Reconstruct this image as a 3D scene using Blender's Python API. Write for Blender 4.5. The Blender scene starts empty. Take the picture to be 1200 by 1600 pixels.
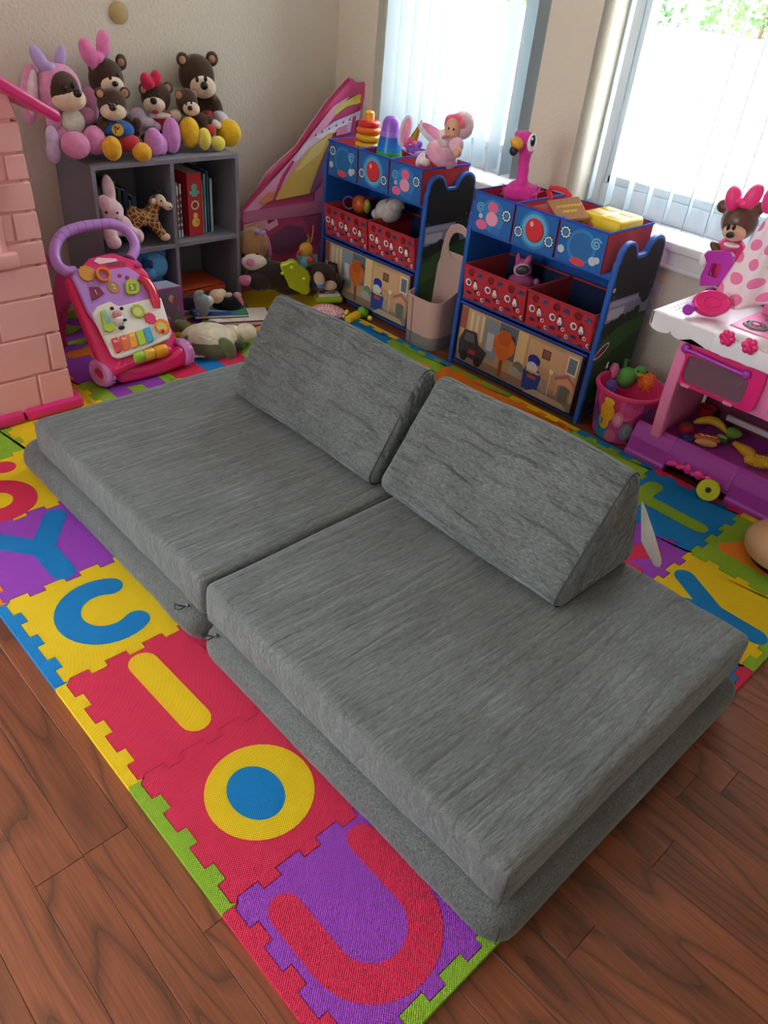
import bpy, bmesh, math, random
from mathutils import Vector, Matrix, Euler, noise
random.seed(7)
S = bpy.context.scene
COL = S.collection
# ---------------------------------------------------------------- camera
CP = Vector((-0.3572, -0.5688, 1.2952)); CE = Euler((0.94736, -0.08811, -0.75368), 'XYZ'); CF = 1209.4
CR = CE.to_matrix()
cam = bpy.data.objects.new('camera', bpy.data.cameras.new('camera')); COL.objects.link(cam)
cam.location = CP; cam.rotation_euler = CE
cam.data.sensor_fit = 'VERTICAL'; cam.data.sensor_height = 24; cam.data.lens = CF / 1600 * 24; cam.data.clip_start = .02
S.camera = cam
# ---------------------------------------------------------------- light and exposure
S.view_settings.view_transform = 'Standard'; S.view_settings.look = 'None'
S.view_settings.gamma = 1; S.view_settings.use_curve_mapping = False; S.view_settings.exposure = 1.15
w = bpy.data.worlds.new('sky'); S.world = w; w.use_nodes = True
nt = w.node_tree; bg = nt.nodes['Background']
bg.inputs[0].default_value = (.86, .94, 1, 1); bg.inputs[1].default_value = 6.5
sun = bpy.data.objects.new('sun', bpy.data.lights.new('sun', 'SUN')); COL.objects.link(sun)
sun.data.energy = 12; sun.data.angle = .009; sun.data.color = (1, .95, .86)
sun.rotation_euler = Vector((-math.cos(math.radians(75)), -.05, -math.sin(math.radians(75)))).to_track_quat('-Z', 'Y').to_euler()
def portal(loc, rot, sx, sy):
    l = bpy.data.lights.new('window_portal', 'AREA'); l.shape = 'RECTANGLE'; l.size = sx; l.size_y = sy; l.cycles.is_portal = True
    o = bpy.data.objects.new('window_portal', l); COL.objects.link(o); o.location = loc; o.rotation_euler = rot
H = math.pi / 2
portal((2.50, 1.78, 1.4), (0, H, 0), 1.6, .9)
portal((2.50, .667, 1.4), (0, H, 0), 1.6, .93)
portal((-1.55, 2.62, 1.05), (H, 0, 0), 1.5, 2.1)
portal((-2.76, .75, 1.45), (0, -H, 0), 1.2, .9)
# ---------------------------------------------------------------- helpers
def lin(c):
    if isinstance(c, str): c = [int(c[i:i + 2], 16) for i in (0, 2, 4)]
    return tuple(((x / 255) / 12.92 if x <= 10 else ((x / 255 + .055) / 1.055) ** 2.4) for x in c[:3]) + (1,)
def at(u, v, ax, val):                      # point of the line of sight u,v (1200x1600 frame) on the plane ax = val
    d = CR @ Vector(((u - 600) / CF, -(v - 800) / CF, -1)); k = 'xyz'.index(ax)
    return CP + d * ((val - CP[k]) / d[k])
def atp(u, v, p0, n):
    d = CR @ Vector(((u - 600) / CF, -(v - 800) / CF, -1))
    return CP + d * ((p0 - CP).dot(n) / d.dot(n))
MATS = {}
def M(name, col, rough=.5, metal=0, sheen=0, bump=None, var=None, coat=0, alpha=None, trans=0, spec=None, scale=(1, 1, 1), sss=0):
    if name in MATS: return MATS[name]
    m = bpy.data.materials.new(name); m.use_nodes = True; n = m.node_tree.nodes; l = m.node_tree.links
    b = n['Principled BSDF']; c = lin(col) if not (isinstance(col, tuple) and len(col) == 4) else col
    b.inputs['Base Color'].default_value = c; b.inputs['Roughness'].default_value = rough; b.inputs['Metallic'].default_value = metal
    if sheen: b.inputs['Sheen Weight'].default_value = sheen; b.inputs['Sheen Roughness'].default_value = .4
    if coat: b.inputs['Coat Weight'].default_value = coat; b.inputs['Coat Roughness'].default_value = .1
    if trans: b.inputs['Transmission Weight'].default_value = trans
    if spec is not None: b.inputs['Specular IOR Level'].default_value = spec
    if bump or var:
        tc = n.new('ShaderNodeTexCoord'); mp = n.new('ShaderNodeMapping'); l.new(tc.outputs['Object'], mp.inputs[0]); mp.inputs['Scale'].default_value = scale
    if var:
        t = n.new('ShaderNodeTexNoise'); t.inputs['Scale'].default_value = var[0]; t.inputs['Detail'].default_value = 4; l.new(mp.outputs[0], t.inputs[0])
        r = n.new('ShaderNodeValToRGB'); l.new(t.outputs[0], r.inputs[0]); k = var[1]
        r.color_ramp.elements[0].position = .35; r.color_ramp.elements[1].position = .65
        r.color_ramp.elements[0].color = tuple(x * (1 - k) for x in c[:3]) + (1,); r.color_ramp.elements[1].color = tuple(min(1, x * (1 + k)) for x in c[:3]) + (1,)
        l.new(r.outputs[0], b.inputs['Base Color'])
    if bump:
        t = n.new('ShaderNodeTexNoise'); t.inputs['Scale'].default_value = bump[0]; t.inputs['Detail'].default_value = 3; l.new(mp.outputs[0], t.inputs[0])
        u = n.new('ShaderNodeBump'); u.inputs['Strength'].default_value = bump[1]; u.inputs['Distance'].default_value = bump[2] if len(bump) > 2 else .004
        l.new(t.outputs[0], u.inputs['Height']); l.new(u.outputs[0], b.inputs['Normal'])
    MATS[name] = m; return m
def plastic(col, rough=.3): return M('plastic_' + col, col, rough)
def plush(col): return M('plush_' + col, col, .95, sheen=.35, bump=(260, .5, .004), var=(40, .10))
def cloth(col): return M('cloth_' + col, col, .9, sheen=.15, bump=(500, .25, .002))
def wood_nodes(): pass
def xf(loc=(0, 0, 0), rot=(0, 0, 0), sc=(1, 1, 1)):
    return Matrix.LocRotScale(Vector(loc), Euler(rot) if not isinstance(rot, Matrix) else rot, Vector(sc))
ROOTM = {}
class B:
    def __init__(s): s.bm = bmesh.new()
    def _t(s, vs, m):
        if m is not None:
            for v in vs: v.co = m @ v.co
        return s
    def box(s, c, d, rot=(0, 0, 0), bev=0, seg=2):
        r = bmesh.ops.create_cube(s.bm, size=1); vs = r['verts']
        for v in vs: v.co = Vector((v.co.x * d[0], v.co.y * d[1], v.co.z * d[2]))
        if bev:
            es = list({e for v in vs for e in v.link_edges})
            q = bmesh.ops.bevel(s.bm, geom=es, offset=bev, segments=seg, affect='EDGES', profile=.5)
            vs = list({v for f in q['faces'] for v in f.verts} | {v for v in vs if v.is_valid})
        return s._t(vs, xf(c, rot))
    def ell(s, c, r, rot=(0, 0, 0), seg=16):
        if not isinstance(r, (tuple, list)): r = (r, r, r)
        vs = bmesh.ops.create_uvsphere(s.bm, u_segments=seg, v_segments=max(6, seg * 2 // 3), radius=1)['verts']
        return s._t(vs, xf(c, rot, r))
    def rings(s, rings, cap0=True, cap1=True, closed=False):
        R = [[s.bm.verts.new(p) for p in r] for r in rings]; n = len(R[0])
        k = len(R) if closed else len(R) - 1
        for i in range(k):
            a, b = R[i], R[(i + 1) % len(R)]
            for j in range(n):
                try: s.bm.faces.new((a[j], a[(j + 1) % n], b[(j + 1) % n], b[j]))
                except ValueError: pass
        if not closed:
            if cap0: s.bm.faces.new(R[0][::-1])
            if cap1: s.bm.faces.new(R[-1])
        return s
    def tube(s, pts, r, seg=10, closed=False, flat=1.0):
        pts = [Vector(p) for p in pts]; n = len(pts); rs = r if isinstance(r, (list, tuple)) else [r] * n
        rg = []; up = None
        for i, p in enumerate(pts):
            if closed: t = (pts[(i + 1) % n] - pts[i - 1]).normalized()
            else: t = (pts[min(i + 1, n - 1)] - pts[max(i - 1, 0)]).normalized()
            if up is None:
                up = Vector((0, 0, 1)) if abs(t.z) < .9 else Vector((1, 0, 0))
            up = (up - t * up.dot(t)).normalized(); x = t.cross(up)
            rg.append([p + (x * math.cos(a) + up * math.sin(a) * flat) * rs[i] for a in [2 * math.pi * k / seg for k in range(seg)]])
        return s.rings(rg, closed=closed)
    def lathe(s, prof, seg=24, m=None, closed=False):
        rg = [[Vector((r * math.cos(a), r * math.sin(a), z)) for a in [2 * math.pi * k / seg for k in range(seg)]] for r, z in prof]
        if m is not None: rg = [[m @ p for p in r] for r in rg]
        return s.rings(rg, closed=closed)
    def prism(s, top, vec):                 # planar polygon extruded by vec
        vec = Vector(vec); top = [Vector(p) for p in top]
        a = [s.bm.verts.new(p) for p in top]; b = [s.bm.verts.new(p + vec) for p in top]; n = len(a)
        s.bm.faces.new(a); s.bm.faces.new(b[::-1])
        for i in range(n): s.bm.faces.new((a[i], b[i], b[(i + 1) % n], a[(i + 1) % n]))
        return s
    def face(s, pts):
        s.bm.faces.new([s.bm.verts.new(p) for p in pts]); return s
    def build(s, name, mat, parent=None, smooth=True, fuse=0, bev=0, sub=0, world=False, label=None, stuff=False, ang=45):
        bm = s.bm
        if world and parent is not None:
            bmesh.ops.transform(bm, matrix=rootm(parent).inverted(), verts=bm.verts)
        bmesh.ops.recalc_face_normals(bm, faces=bm.faces)
        me = bpy.data.meshes.new(name); bm.to_mesh(me); bm.free()
        o = bpy.data.objects.new(name, me); COL.objects.link(o)
        me.materials.append(mat)
        if parent is not None: o.parent = parent
        if fuse:
            r = o.modifiers.new('fuse', 'REMESH'); r.mode = 'VOXEL'; r.voxel_size = fuse
            q = o.modifiers.new('soft', 'SMOOTH'); q.iterations = 5; q.factor = .6
            r.use_smooth_shade = True
        if bev:
            r = o.modifiers.new('edge', 'BEVEL'); r.width = bev; r.segments = 2; r.limit_method = 'ANGLE'; r.angle_limit = .6
        if sub:
            r = o.modifiers.new('sub', 'SUBSURF'); r.levels = sub; r.render_levels = sub
        if smooth:
            me.polygons.foreach_set('use_smooth', [True] * len(me.polygons))
            if not fuse: me.set_sharp_from_angle(angle=math.radians(ang))
        if label: o['label'] = label
        if stuff: o['kind'] = 'stuff'
        return o
def rootm(o):
    while o.parent is not None: o = o.parent
    return Matrix.LocRotScale(o.location, o.rotation_euler, o.scale)
def thing(name, label, cat, loc=(0, 0, 0), rz=0, group=None):
    o = bpy.data.objects.new(name, None); COL.objects.link(o); o.empty_display_size = .05
    o.location = loc; o.rotation_euler = (0, 0, rz); o['label'] = label; o['category'] = cat
    if group: o['group'] = group
    return o
def tag(o, label, cat, group=None):
    o['label'] = label; o['category'] = cat
    if group: o['group'] = group
    return o
def struct(o): o['kind'] = 'structure'; return o
def setgeo(o, loc):                          # move the origin of a one-mesh thing to loc
    o.data.transform(Matrix.Translation(-Vector(loc))); o.location = loc; return o
# flat print: coloured polygons lying on a surface, one mesh
def print_mat(rough=.6):
    k = 'print_%.2f' % rough
    if k in MATS: return MATS[k]
    m = bpy.data.materials.new(k); m.use_nodes = True; b = m.node_tree.nodes['Principled BSDF']; b.inputs['Roughness'].default_value = rough
    a = m.node_tree.nodes.new('ShaderNodeVertexColor'); a.layer_name = 'Col'; m.node_tree.links.new(a.outputs[0], b.inputs['Base Color'])
    MATS[k] = m; return m
def decal(name, parent, fn, shapes, lift=.0008, step=.00012, rough=.6, nrm=None, world=True):
    """shapes: (hex, [uv...]); fn(u,v)->point; nrm: lift direction"""
    bm = bmesh.new(); cl = bm.loops.layers.float_color.new('Col')
    for i, (c, poly) in enumerate(shapes):
        vs = []
        for (a, b) in poly:
            p, n = fn(a, b) if nrm is None else (fn(a, b), nrm)
            vs.append(bm.verts.new(Vector(p) + Vector(n) * (lift + step * i)))
        f = bm.faces.new(vs); cc = lin(c)
        for lp in f.loops: lp[cl] = cc
    if world: bmesh.ops.transform(bm, matrix=rootm(parent).inverted(), verts=bm.verts)
    me = bpy.data.meshes.new(name); bm.to_mesh(me); bm.free(); me.materials.append(print_mat(rough))
    o = bpy.data.objects.new(name, me); COL.objects.link(o); o.parent = parent
    return o
def circ(x, y, r, n=18, ry=None, a0=0, rot=0):
    ry = ry or r; c, s_ = math.cos(rot), math.sin(rot)
    return [(x + r * math.cos(a) * c - ry * math.sin(a) * s_, y + r * math.cos(a) * s_ + ry * math.sin(a) * c) for a in [a0 + 2 * math.pi * k / n for k in range(n)]]
def rect(x0, y0, x1, y1): return [(x0, y0), (x1, y0), (x1, y1), (x0, y1)]
def strokep(pts, w):                         # thick polyline with round ends as one polygon
    P = [Vector((p[0], p[1])) for p in pts]; L = []; R_ = []; n = len(P)
    for i, p in enumerate(P):
        t = (P[min(i + 1, n - 1)] - P[max(i - 1, 0)]).normalized(); q = Vector((-t.y, t.x))
        k = 1
        if 0 < i < n - 1:
            t1 = (P[i] - P[i - 1]).normalized(); k = 1 / max(.5, abs(Vector((-t1.y, t1.x)).dot(q)))
        L.append(p + q * w * k); R_.append(p - q * w * k)
    def cap(c, a, b):
        v = a - c; th = math.atan2(v.y, v.x); return [c + Vector((math.cos(th - x), math.sin(th - x))) * w for x in [math.pi * k / 8 for k in range(1, 8)]]
    return [tuple(p) for p in L + cap(P[-1], L[-1], R_[-1]) + R_[::-1] + cap(P[0], R_[0], L[0])]
def arc(x, y, r, a0, a1, n=14, ry=None):
    ry = ry or r
    return [(x + r * math.cos(math.radians(a0 + (a1 - a0) * k / n)), y + ry * math.sin(math.radians(a0 + (a1 - a0) * k / n))) for k in range(n + 1)]
def text(txt, size, mat, parent, mtx, name='lettering', depth=.0004):
    cu = bpy.data.curves.new('t', 'FONT'); cu.body = txt; cu.size = size; cu.align_x = 'CENTER'; cu.align_y = 'CENTER'; cu.extrude = depth; cu.resolution_u = 3
    o = bpy.data.objects.new('t', cu); COL.objects.link(o)
    bpy.context.view_layer.update()
    me = bpy.data.meshes.new_from_object(o.evaluated_get(bpy.context.evaluated_depsgraph_get())); bpy.data.objects.remove(o); bpy.data.curves.remove(cu)
    me.transform(rootm(parent).inverted() @ mtx); me.materials.clear(); me.materials.append(mat); me.name = name
    o = bpy.data.objects.new(name, me); COL.objects.link(o); o.parent = parent; return o
def frame_m(o, x, y):                        # matrix with local x,y along the given directions
    x = Vector(x).normalized(); z = x.cross(Vector(y)).normalized(); y = z.cross(x)
    return Matrix.Translation(o) @ Matrix((x, y, z)).transposed().to_4x4()
# ================================================================ room
XW, YB, XL, YF, ZC = 2.24, 2.46, -2.6, -3.0, 2.45
wallm = M('painted_wall', 'e0d7c6', .85, bump=(85, .55, .006))
white = M('white_paint', 'e6e4e4', .45)
vinyl = M('window_vinyl', 'd4dce2', .4)
b = B()                                    # back wall with the glass door opening left of the playhouse
DX0, DX1 = -2.3, -.8
for x0, x1, z0, z1 in ((XL - .12, DX0, 0, ZC), (DX1, XW + .22, 0, ZC), (DX0, DX1, 2.1, ZC)): b.box(((x0 + x1) / 2, YB + .06, (z0 + z1) / 2), (x1 - x0, .12, z1 - z0))
struct(b.build('wall_back', wallm, smooth=False))
struct(B().box((-.18, YF - .06, ZC / 2), (4.96, .12, ZC)).build('wall_front', wallm))
struct(B().box((-.18, -.27, ZC + .06), (5.4, 5.9, .12)).build('ceiling', M('ceiling_paint', 'd8d2c6', .9)))
W1, W2 = (1.345, 2.21), (.20, 1.135); ZS, ZT = .60, 2.12
b = B(); WT = .22                         # right wall with two window openings
def seg(y0, y1, z0, z1): b.box((XW + WT / 2, (y0 + y1) / 2, (z0 + z1) / 2), (WT, y1 - y0, z1 - z0))
seg(W1[1], YB, 0, ZC); seg(W2[1], W1[0], 0, ZC); seg(YF, W2[0], 0, ZC)
for a in (W1, W2): seg(a[0], a[1], 0, ZS - .03); seg(a[0], a[1], ZT, ZC)
struct(b.build('wall_right', wallm, smooth=False))
b = B()
for y0, y1, z0, z1 in ((YF, .3, 0, ZC), (1.2, YB, 0, ZC), (.3, 1.2, 0, .85), (.3, 1.2, 2.05, ZC)): b.box((XL - .06, (y0 + y1) / 2, (z0 + z1) / 2), (.12, y1 - y0, z1 - z0))
struct(b.build('wall_left', wallm, smooth=False))
w3 = struct(thing('window_3', '', '', (XL - .06, .75, .85))); del w3['category'], w3['label']  # window added out of view to brighten the foreground
for y in (-.42, .42): B().box((0, y, .6), (.06, .06, 1.2)).build('window_frame', vinyl, w3)
for z in (.03, 1.17): B().box((0, 0, z), (.06, .9, .06)).build('window_frame', vinyl, w3)
dr = struct(thing('door_1', '', '', ((DX0 + DX1) / 2, YB + .06, 0))); del dr['category'], dr['label']
for x in (-.72, 0, .72): B().box((x, 0, 1.05), (.06, .06, 2.1)).build('door_frame', vinyl, dr)
B().box((0, 0, 2.07), (1.5, .06, .06)).build('door_frame', vinyl, dr); B().box((0, 0, .02), (1.5, .06, .04)).build('door_frame', vinyl, dr)
glass = bpy.data.materials.new('window_glass'); glass.use_nodes = True
g = glass.node_tree; g.nodes.clear(); go = g.nodes.new('ShaderNodeOutputMaterial'); mx = g.nodes.new('ShaderNodeMixShader'); tr = g.nodes.new('ShaderNodeBsdfTransparent'); gl = g.nodes.new('ShaderNodeBsdfGlossy')
gl.inputs['Roughness'].default_value = .02; mx.inputs[0].default_value = .05; g.links.new(tr.outputs[0], mx.inputs[1]); g.links.new(gl.outputs[0], mx.inputs[2]); g.links.new(mx.outputs[0], go.inputs[0])
for x in (-.36, .36): B().box((x, 0, 1.05), (.66, .006, 2.0)).build('glass_pane', glass, dr)
struct(B().box((.0, YB - .007, .045), (4.4, .014, .09), bev=.003).build('baseboard_back', white))
struct(B().box((XW - .007, -.25, .045), (.014, 5.4, .09), bev=.003).build('baseboard_right', white))
# windows: vinyl frame, glass, sill and moulded apron
def window(n, ya, yb, mull):
    t = struct(thing('window_%d' % n, '', '', (XW, (ya + yb) / 2, ZS))); del t['label'], t['category']
    fx = .185; hh = ZT - ZS; w_ = yb - ya
    def fb(y, z, dy, dz, x=fx, dx=.07): return B().box((x, y, z), (dx, dy, dz), bev=.004)
    fb(-w_ / 2 + .03, hh / 2, .06, hh).build('window_frame', vinyl, t); fb(w_ / 2 - .03, hh / 2, .06, hh).build('window_frame', vinyl, t)
    fb(0, .04, w_ - .1, .08).build('window_frame', vinyl, t); fb(0, hh - .03, w_ - .1, .06).build('window_frame', vinyl, t)
    for s_ in (-1, 1):
        c = s_ * (w_ / 2 - .075); fb(c, hh / 2, .03, hh - .1, fx - .005, .05).build('sash', vinyl, t)
    fb(0, .095, w_ - .14, .03, fx - .005, .05).build('sash', vinyl, t)
    if mull: fb(-.02, hh / 2, .06, hh - .1).build('mullion', vinyl, t)
    B().box((fx, 0, hh / 2), (.006, w_ - .1, hh - .1)).build('glass_pane', glass, t)
    B().box((.085, 0, -.015), (.25, w_ - .004, .03), bev=.006).build('window_sill', white, t)
    ap = B().box((-.012, 0, -.02), (.045, w_ + .10, .022), bev=.007)
    ap.box((-.009, 0, -.055), (.018, w_ + .06, .05), bev=.006); ap.box((-.012, 0, -.085), (.024, w_ + .06, .016), bev=.005)
    ap.build('sill_apron', white, t); return t
window(1, W1[0], W1[1], False); window(2, W2[0], W2[1], False)
# vertical blinds
slatm = bpy.data.materials.new('blind_vinyl'); slatm.use_nodes = True
g = slatm.node_tree; pb = g.nodes['Principled BSDF']; pb.inputs['Base Color'].default_value = lin('9eabb2'); pb.inputs['Roughness'].default_value = .5
tl = g.nodes.new('ShaderNodeBsdfTranslucent'); tl.inputs[0].default_value = (.62, .8, .92, 1); mx = g.nodes.new('ShaderNodeMixShader'); mx.inputs[0].default_value = .06
g.links.new(pb.outputs[0], mx.inputs[1]); g.links.new(tl.outputs[0], mx.inputs[2]); g.links.new(mx.outputs[0], g.nodes['Material Output'].inputs[0])
def blind(label, ys, angs, yc, length):
    t = thing('vertical_blind', label, 'blind', (2.30, yc, ZT))
    B().box((0, 0, -.025), (.05, length, .045), bev=.005).build('headrail', white, t)
    for y, a in zip(ys, angs):
        L = ZT - .055 - .622; n = 5; a = math.radians(a); bb = B(); rg = []
        for z in (-.05, -.05 - L):
            fr = [(-.0445 + .089 * k / n, .006 * (1 - (2 * k / n - 1) ** 2)) for k in range(n + 1)]
            ring = [(p, q + .0006) for p, q in fr] + [(p, q - .0006) for p, q in fr[::-1]]
            rg.append([(p * math.cos(a) - q * math.sin(a), (y - yc) + p * math.sin(a) + q * math.cos(a), z) for p, q in ring])
        bb.rings(rg); bb.build('slat', slatm, t)
blind('nearly closed white vertical blind in the left window', [2.165 - .0775 * k for k in range(11)], [-8, -6, -4, 0, 2, 3, 4, 6, 6, 4, -35], 1.78, .84)
blind('open white vertical blind in the right window, greenery behind', [1.063 - .0787 * k for k in range(11)], [22, 16, 17, 18, 19, 20, 20, 21, 20, 20, 18], .667, .9)
# outlet and round wall patch
t = thing('wall_outlet', 'white double electrical outlet plate on wall below right window', 'outlet', (XW, .685, .39))
B().box((-.003, 0, 0), (.006, .071, .116), bev=.002).build('cover_plate', white, t)
for z in (-.021, .021): B().lathe([(.0, 0), (.0165, 0), (.0165, .003), (.015, .0036), (0, .0036)], 20, xf((-.006, 0, z), (0, -H, 0))).build('socket', M('outlet_white', 'd8d6d2', .4), t)
tag(setgeo(B().lathe([(0, 0), (.036, 0), (.036, .006), (.033, .008), (0, .008)], 28, xf((1.21, YB, 1.047), (H, 0, 0))).build('wall_disc', M('disc_gold', 'b89f6a', .5)), (1.21, YB, 1.047)), 'small round tan disc on the back wall above plush toys', 'wall disc')
# outdoors: paving, hedge and border plants seen through the blinds
struct(B().box((2.66, -.2, 2.36), (.4, 6, .1)).build('unseen_eave', white))  # unseen eave, sized to keep direct sun off the room
grd = struct(B().box((9, 0, -.38), (13, 22, .1)).build('ground', M('pale_concrete', 'd6d0c4', .8, bump=(30, .2))))
leaf = M('leaf_green', '4f7a34', .6, var=(6, .35)); leaf2 = M('leaf_dark', '3a6428', .6, var=(6, .35))
def shrub(x, y, z, r, hgt, n, label, nm='shrub', m=leaf, ls=.09):
    t = thing(nm, label, 'shrub', (x, y, z)); bb = B()
    for k in range(n):
        a = random.uniform(0, 6.28); q = random.random() ** .5; zz = random.uniform(.05, 1)
        p = Vector((math.cos(a) * r * q, math.sin(a) * r * q, zz * hgt)); sz = ls * random.uniform(.6, 1.3)
        d = Vector((random.uniform(-1, 1), random.uniform(-1, 1), random.uniform(-.2, 1))).normalized(); e = d.orthogonal().normalized() * .35
        bb.face([p, p + (d * .5 + e) * sz, p + d * sz, p + (d * .5 - e) * sz])
    bb.build('foliage', m, t, smooth=False, stuff=True)
    B().tube([(0, 0, 0), (.02, 0, hgt * .6)], .02, 6).build('stem', M('bark', '6b5540', .9), t)
fn = thing('vinyl_fence', 'bright white solid vinyl fence beyond the paving, seen through the blinds', 'fence', (5.0, 1.2, -.33))
for k in range(6): B().box((0, -3.75 + 1.5 * k + .0, .70), (.03, 1.40, 1.3)).build('panel', white, fn)
for k in range(7): B().box((0, -4.5 + 1.5 * k, .71), (.10, .10, 1.42), bev=.01).build('post', white, fn)
B().box((0, 0, 1.37), (.06, 9.0, .09), bev=.01).build('rail', white, fn)
hl = ['leafy tree beyond the white fence, leftmost of the row', 'leafy tree beyond the white fence, second from the left', 'leafy tree in the middle of the row beyond the white fence', 'leafy tree beyond the white fence, second from the right', 'leafy tree beyond the white fence, rightmost of the row']
for k in range(5): shrub(7.4, 5.6 - 1.35 * k, -.33, .56, 3.6, 4200, hl[k], 'leafy_tree', (leaf, leaf2)[k % 2], .085)
pl = ['low green plant outside right window, farthest left', 'low green plant outside right window, second from left', 'low green plant outside right window, third from left', 'low green plant outside right window, near the mullion', 'low green plant outside right window, farthest right']
for k in range(5): shrub(3.35, 1.60 - .30 * k, -.33, .11, .75, 60, pl[k], 'garden_plant', leaf2, .07)
# ================================================================ floor
def wood():
    m = bpy.data.materials.new('cherry_laminate'); m.use_nodes = True; n = m.node_tree.nodes; l = m.node_tree.links; b = n['Principled BSDF']
    tc = n.new('ShaderNodeTexCoord'); oi = n.new('ShaderNodeObjectInfo'); va = n.new('ShaderNodeVectorMath'); va.operation = 'MULTIPLY_ADD'
    cx = n.new('ShaderNodeCombineXYZ'); l.new(oi.outputs['Random'], cx.inputs[0]); l.new(oi.outputs['Random'], cx.inputs[1])
    l.new(cx.outputs[0], va.inputs[0]); va.inputs[1].default_value = (37, 91, 0); l.new(tc.outputs['Object'], va.inputs[2])
    mp = n.new('ShaderNodeMapping'); mp.inputs['Scale'].default_value = (1, .16, 1); l.new(va.outputs[0], mp.inputs[0])
    nz = n.new('ShaderNodeTexNoise'); nz.inputs['Scale'].default_value = 8; nz.inputs['Detail'].default_value = 1.5; l.new(mp.outputs[0], nz.inputs[0])
    mu = n.new('ShaderNodeMath'); mu.operation = 'MULTIPLY'; mu.inputs[1].default_value = 9; l.new(nz.outputs[0], mu.inputs[0])
    fr = n.new('ShaderNodeMath'); fr.operation = 'FRACT'; l.new(mu.outputs[0], fr.inputs[0])
    r1 = n.new('ShaderNodeValToRGB'); l.new(fr.outputs[0], r1.inputs[0]); e = r1.color_ramp.elements
    e[0].position = 0; e[0].color = lin('57301d'); e[1].position = .16; e[1].color = lin('7e4629'); k = e.new(.75); k.color = lin('8a4d30'); k = e.new(1); k.color = lin('6e3e26')
    m2 = n.new('ShaderNodeMapping'); m2.inputs['Scale'].default_value = (260, 7, 1); l.new(va.outputs[0], m2.inputs[0])
    n2 = n.new('ShaderNodeTexNoise'); n2.inputs['Scale'].default_value = 1; n2.inputs['Detail'].default_value = 3; l.new(m2.outputs[0], n2.inputs[0])
    mr = n.new('ShaderNodeMapRange'); mr.inputs[1].default_value = .3; mr.inputs[2].default_value = .7; mr.inputs[3].default_value = .72; mr.inputs[4].default_value = 1.15; l.new(n2.outputs[0], mr.inputs[0])
    hs = n.new('ShaderNodeMapRange'); hs.inputs[3].default_value = .78; hs.inputs[4].default_value = 1.15; l.new(oi.outputs['Random'], hs.inputs[0])
    ml = n.new('ShaderNodeMath'); ml.operation = 'MULTIPLY'; l.new(mr.outputs[0], ml.inputs[0]); l.new(hs.outputs[0], ml.inputs[1])
    mix = n.new('ShaderNodeMix'); mix.data_type = 'RGBA'; mix.blend_type = 'MULTIPLY'; mix.inputs[0].default_value = 1
    l.new(r1.outputs[0], mix.inputs[6]); l.new(ml.outputs[0], mix.inputs[7]); l.new(mix.outputs[2], b.inputs['Base Color'])
    b.inputs['Roughness'].default_value = .36
    bu = n.new('ShaderNodeBump'); bu.inputs['Strength'].default_value = .12; bu.inputs['Distance'].default_value = .002; l.new(n2.outputs[0], bu.inputs['Height']); l.new(bu.outputs[0], b.inputs['Normal'])
    return m
woodm = wood()
floor = struct(B().box((-.18, -.27, -.06), (4.84, 5.46, .08)).build('floor', woodm))
PWD = .0835; pm = {}
for i in range(-14, 28):
    x0 = -.0655 + i * PWD
    if x0 > XW - .02: continue
    off = {-2: .2415, -1: .2435, -3: .66, 10: -.38}.get(i, (i * .397) % 1.2)
    y = off - 1.2 * math.ceil((off + 1.2) / 1.2)
    while y < YB - .01:
        y0, y1 = max(y, -1.3), min(y + 1.2, YB - .001); y += 1.2
        if y1 - y0 < .02: continue
        k = round(y1 - y0, 3); wd = min(PWD, XW - x0)
        if (k, wd) not in pm:
            o = B().box((0, 0, 0), (wd - .0006, k - .0006, .02), bev=.0008, seg=1).build('plank', woodm, floor, smooth=False); pm[(k, wd)] = o.data
        else:
            o = bpy.data.objects.new('plank', pm[(k, wd)]); COL.objects.link(o); o.parent = floor
        o.location = (x0 + wd / 2, (y0 + y1) / 2, -.0101)
# ================================================================ foam mat
T = .305
def foam(col):
    if 'foam_' + col in MATS: return MATS['foam_' + col]
    m = bpy.data.materials.new('foam_' + col); m.use_nodes = True; n = m.node_tree.nodes; l = m.node_tree.links; b = n['Principled BSDF']
    b.inputs['Base Color'].default_value = lin(col); b.inputs['Roughness'].default_value = .72; b.inputs['Specular IOR Level'].default_value = .3
    tc = n.new('ShaderNodeTexCoord'); mp = n.new('ShaderNodeMapping'); mp.inputs['Scale'].default_value = (1300, 1300, 0); mp.inputs['Rotation'].default_value = (0, 0, .1); l.new(tc.outputs['Object'], mp.inputs[0])
    sx = n.new('ShaderNodeSeparateXYZ'); l.new(mp.outputs[0], sx.inputs[0]); f = []
    for k in (0, 1):
        q = n.new('ShaderNodeMath'); q.operation = 'SINE'; l.new(sx.outputs[k], q.inputs[0]); f.append(q)
    a = n.new('ShaderNodeMath'); a.operation = 'MULTIPLY'; l.new(f[0].outputs[0], a.inputs[0]); l.new(f[1].outputs[0], a.inputs[1])
    u = n.new('ShaderNodeBump'); u.inputs['Strength'].default_value = .8; u.inputs['Distance'].default_value = .0012; l.new(a.outputs[0], u.inputs['Height']); l.new(u.outputs[0], b.inputs['Normal'])
    MATS['foam_' + col] = m; return m
RED, YEL, BLU, PUR, LIM, ORA = 'e02c55', 'f2cc0c', '0082cc', 'a344c4', '8fb92c', 'f2851f'
AMP, DOV = .0085, .0032
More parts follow.
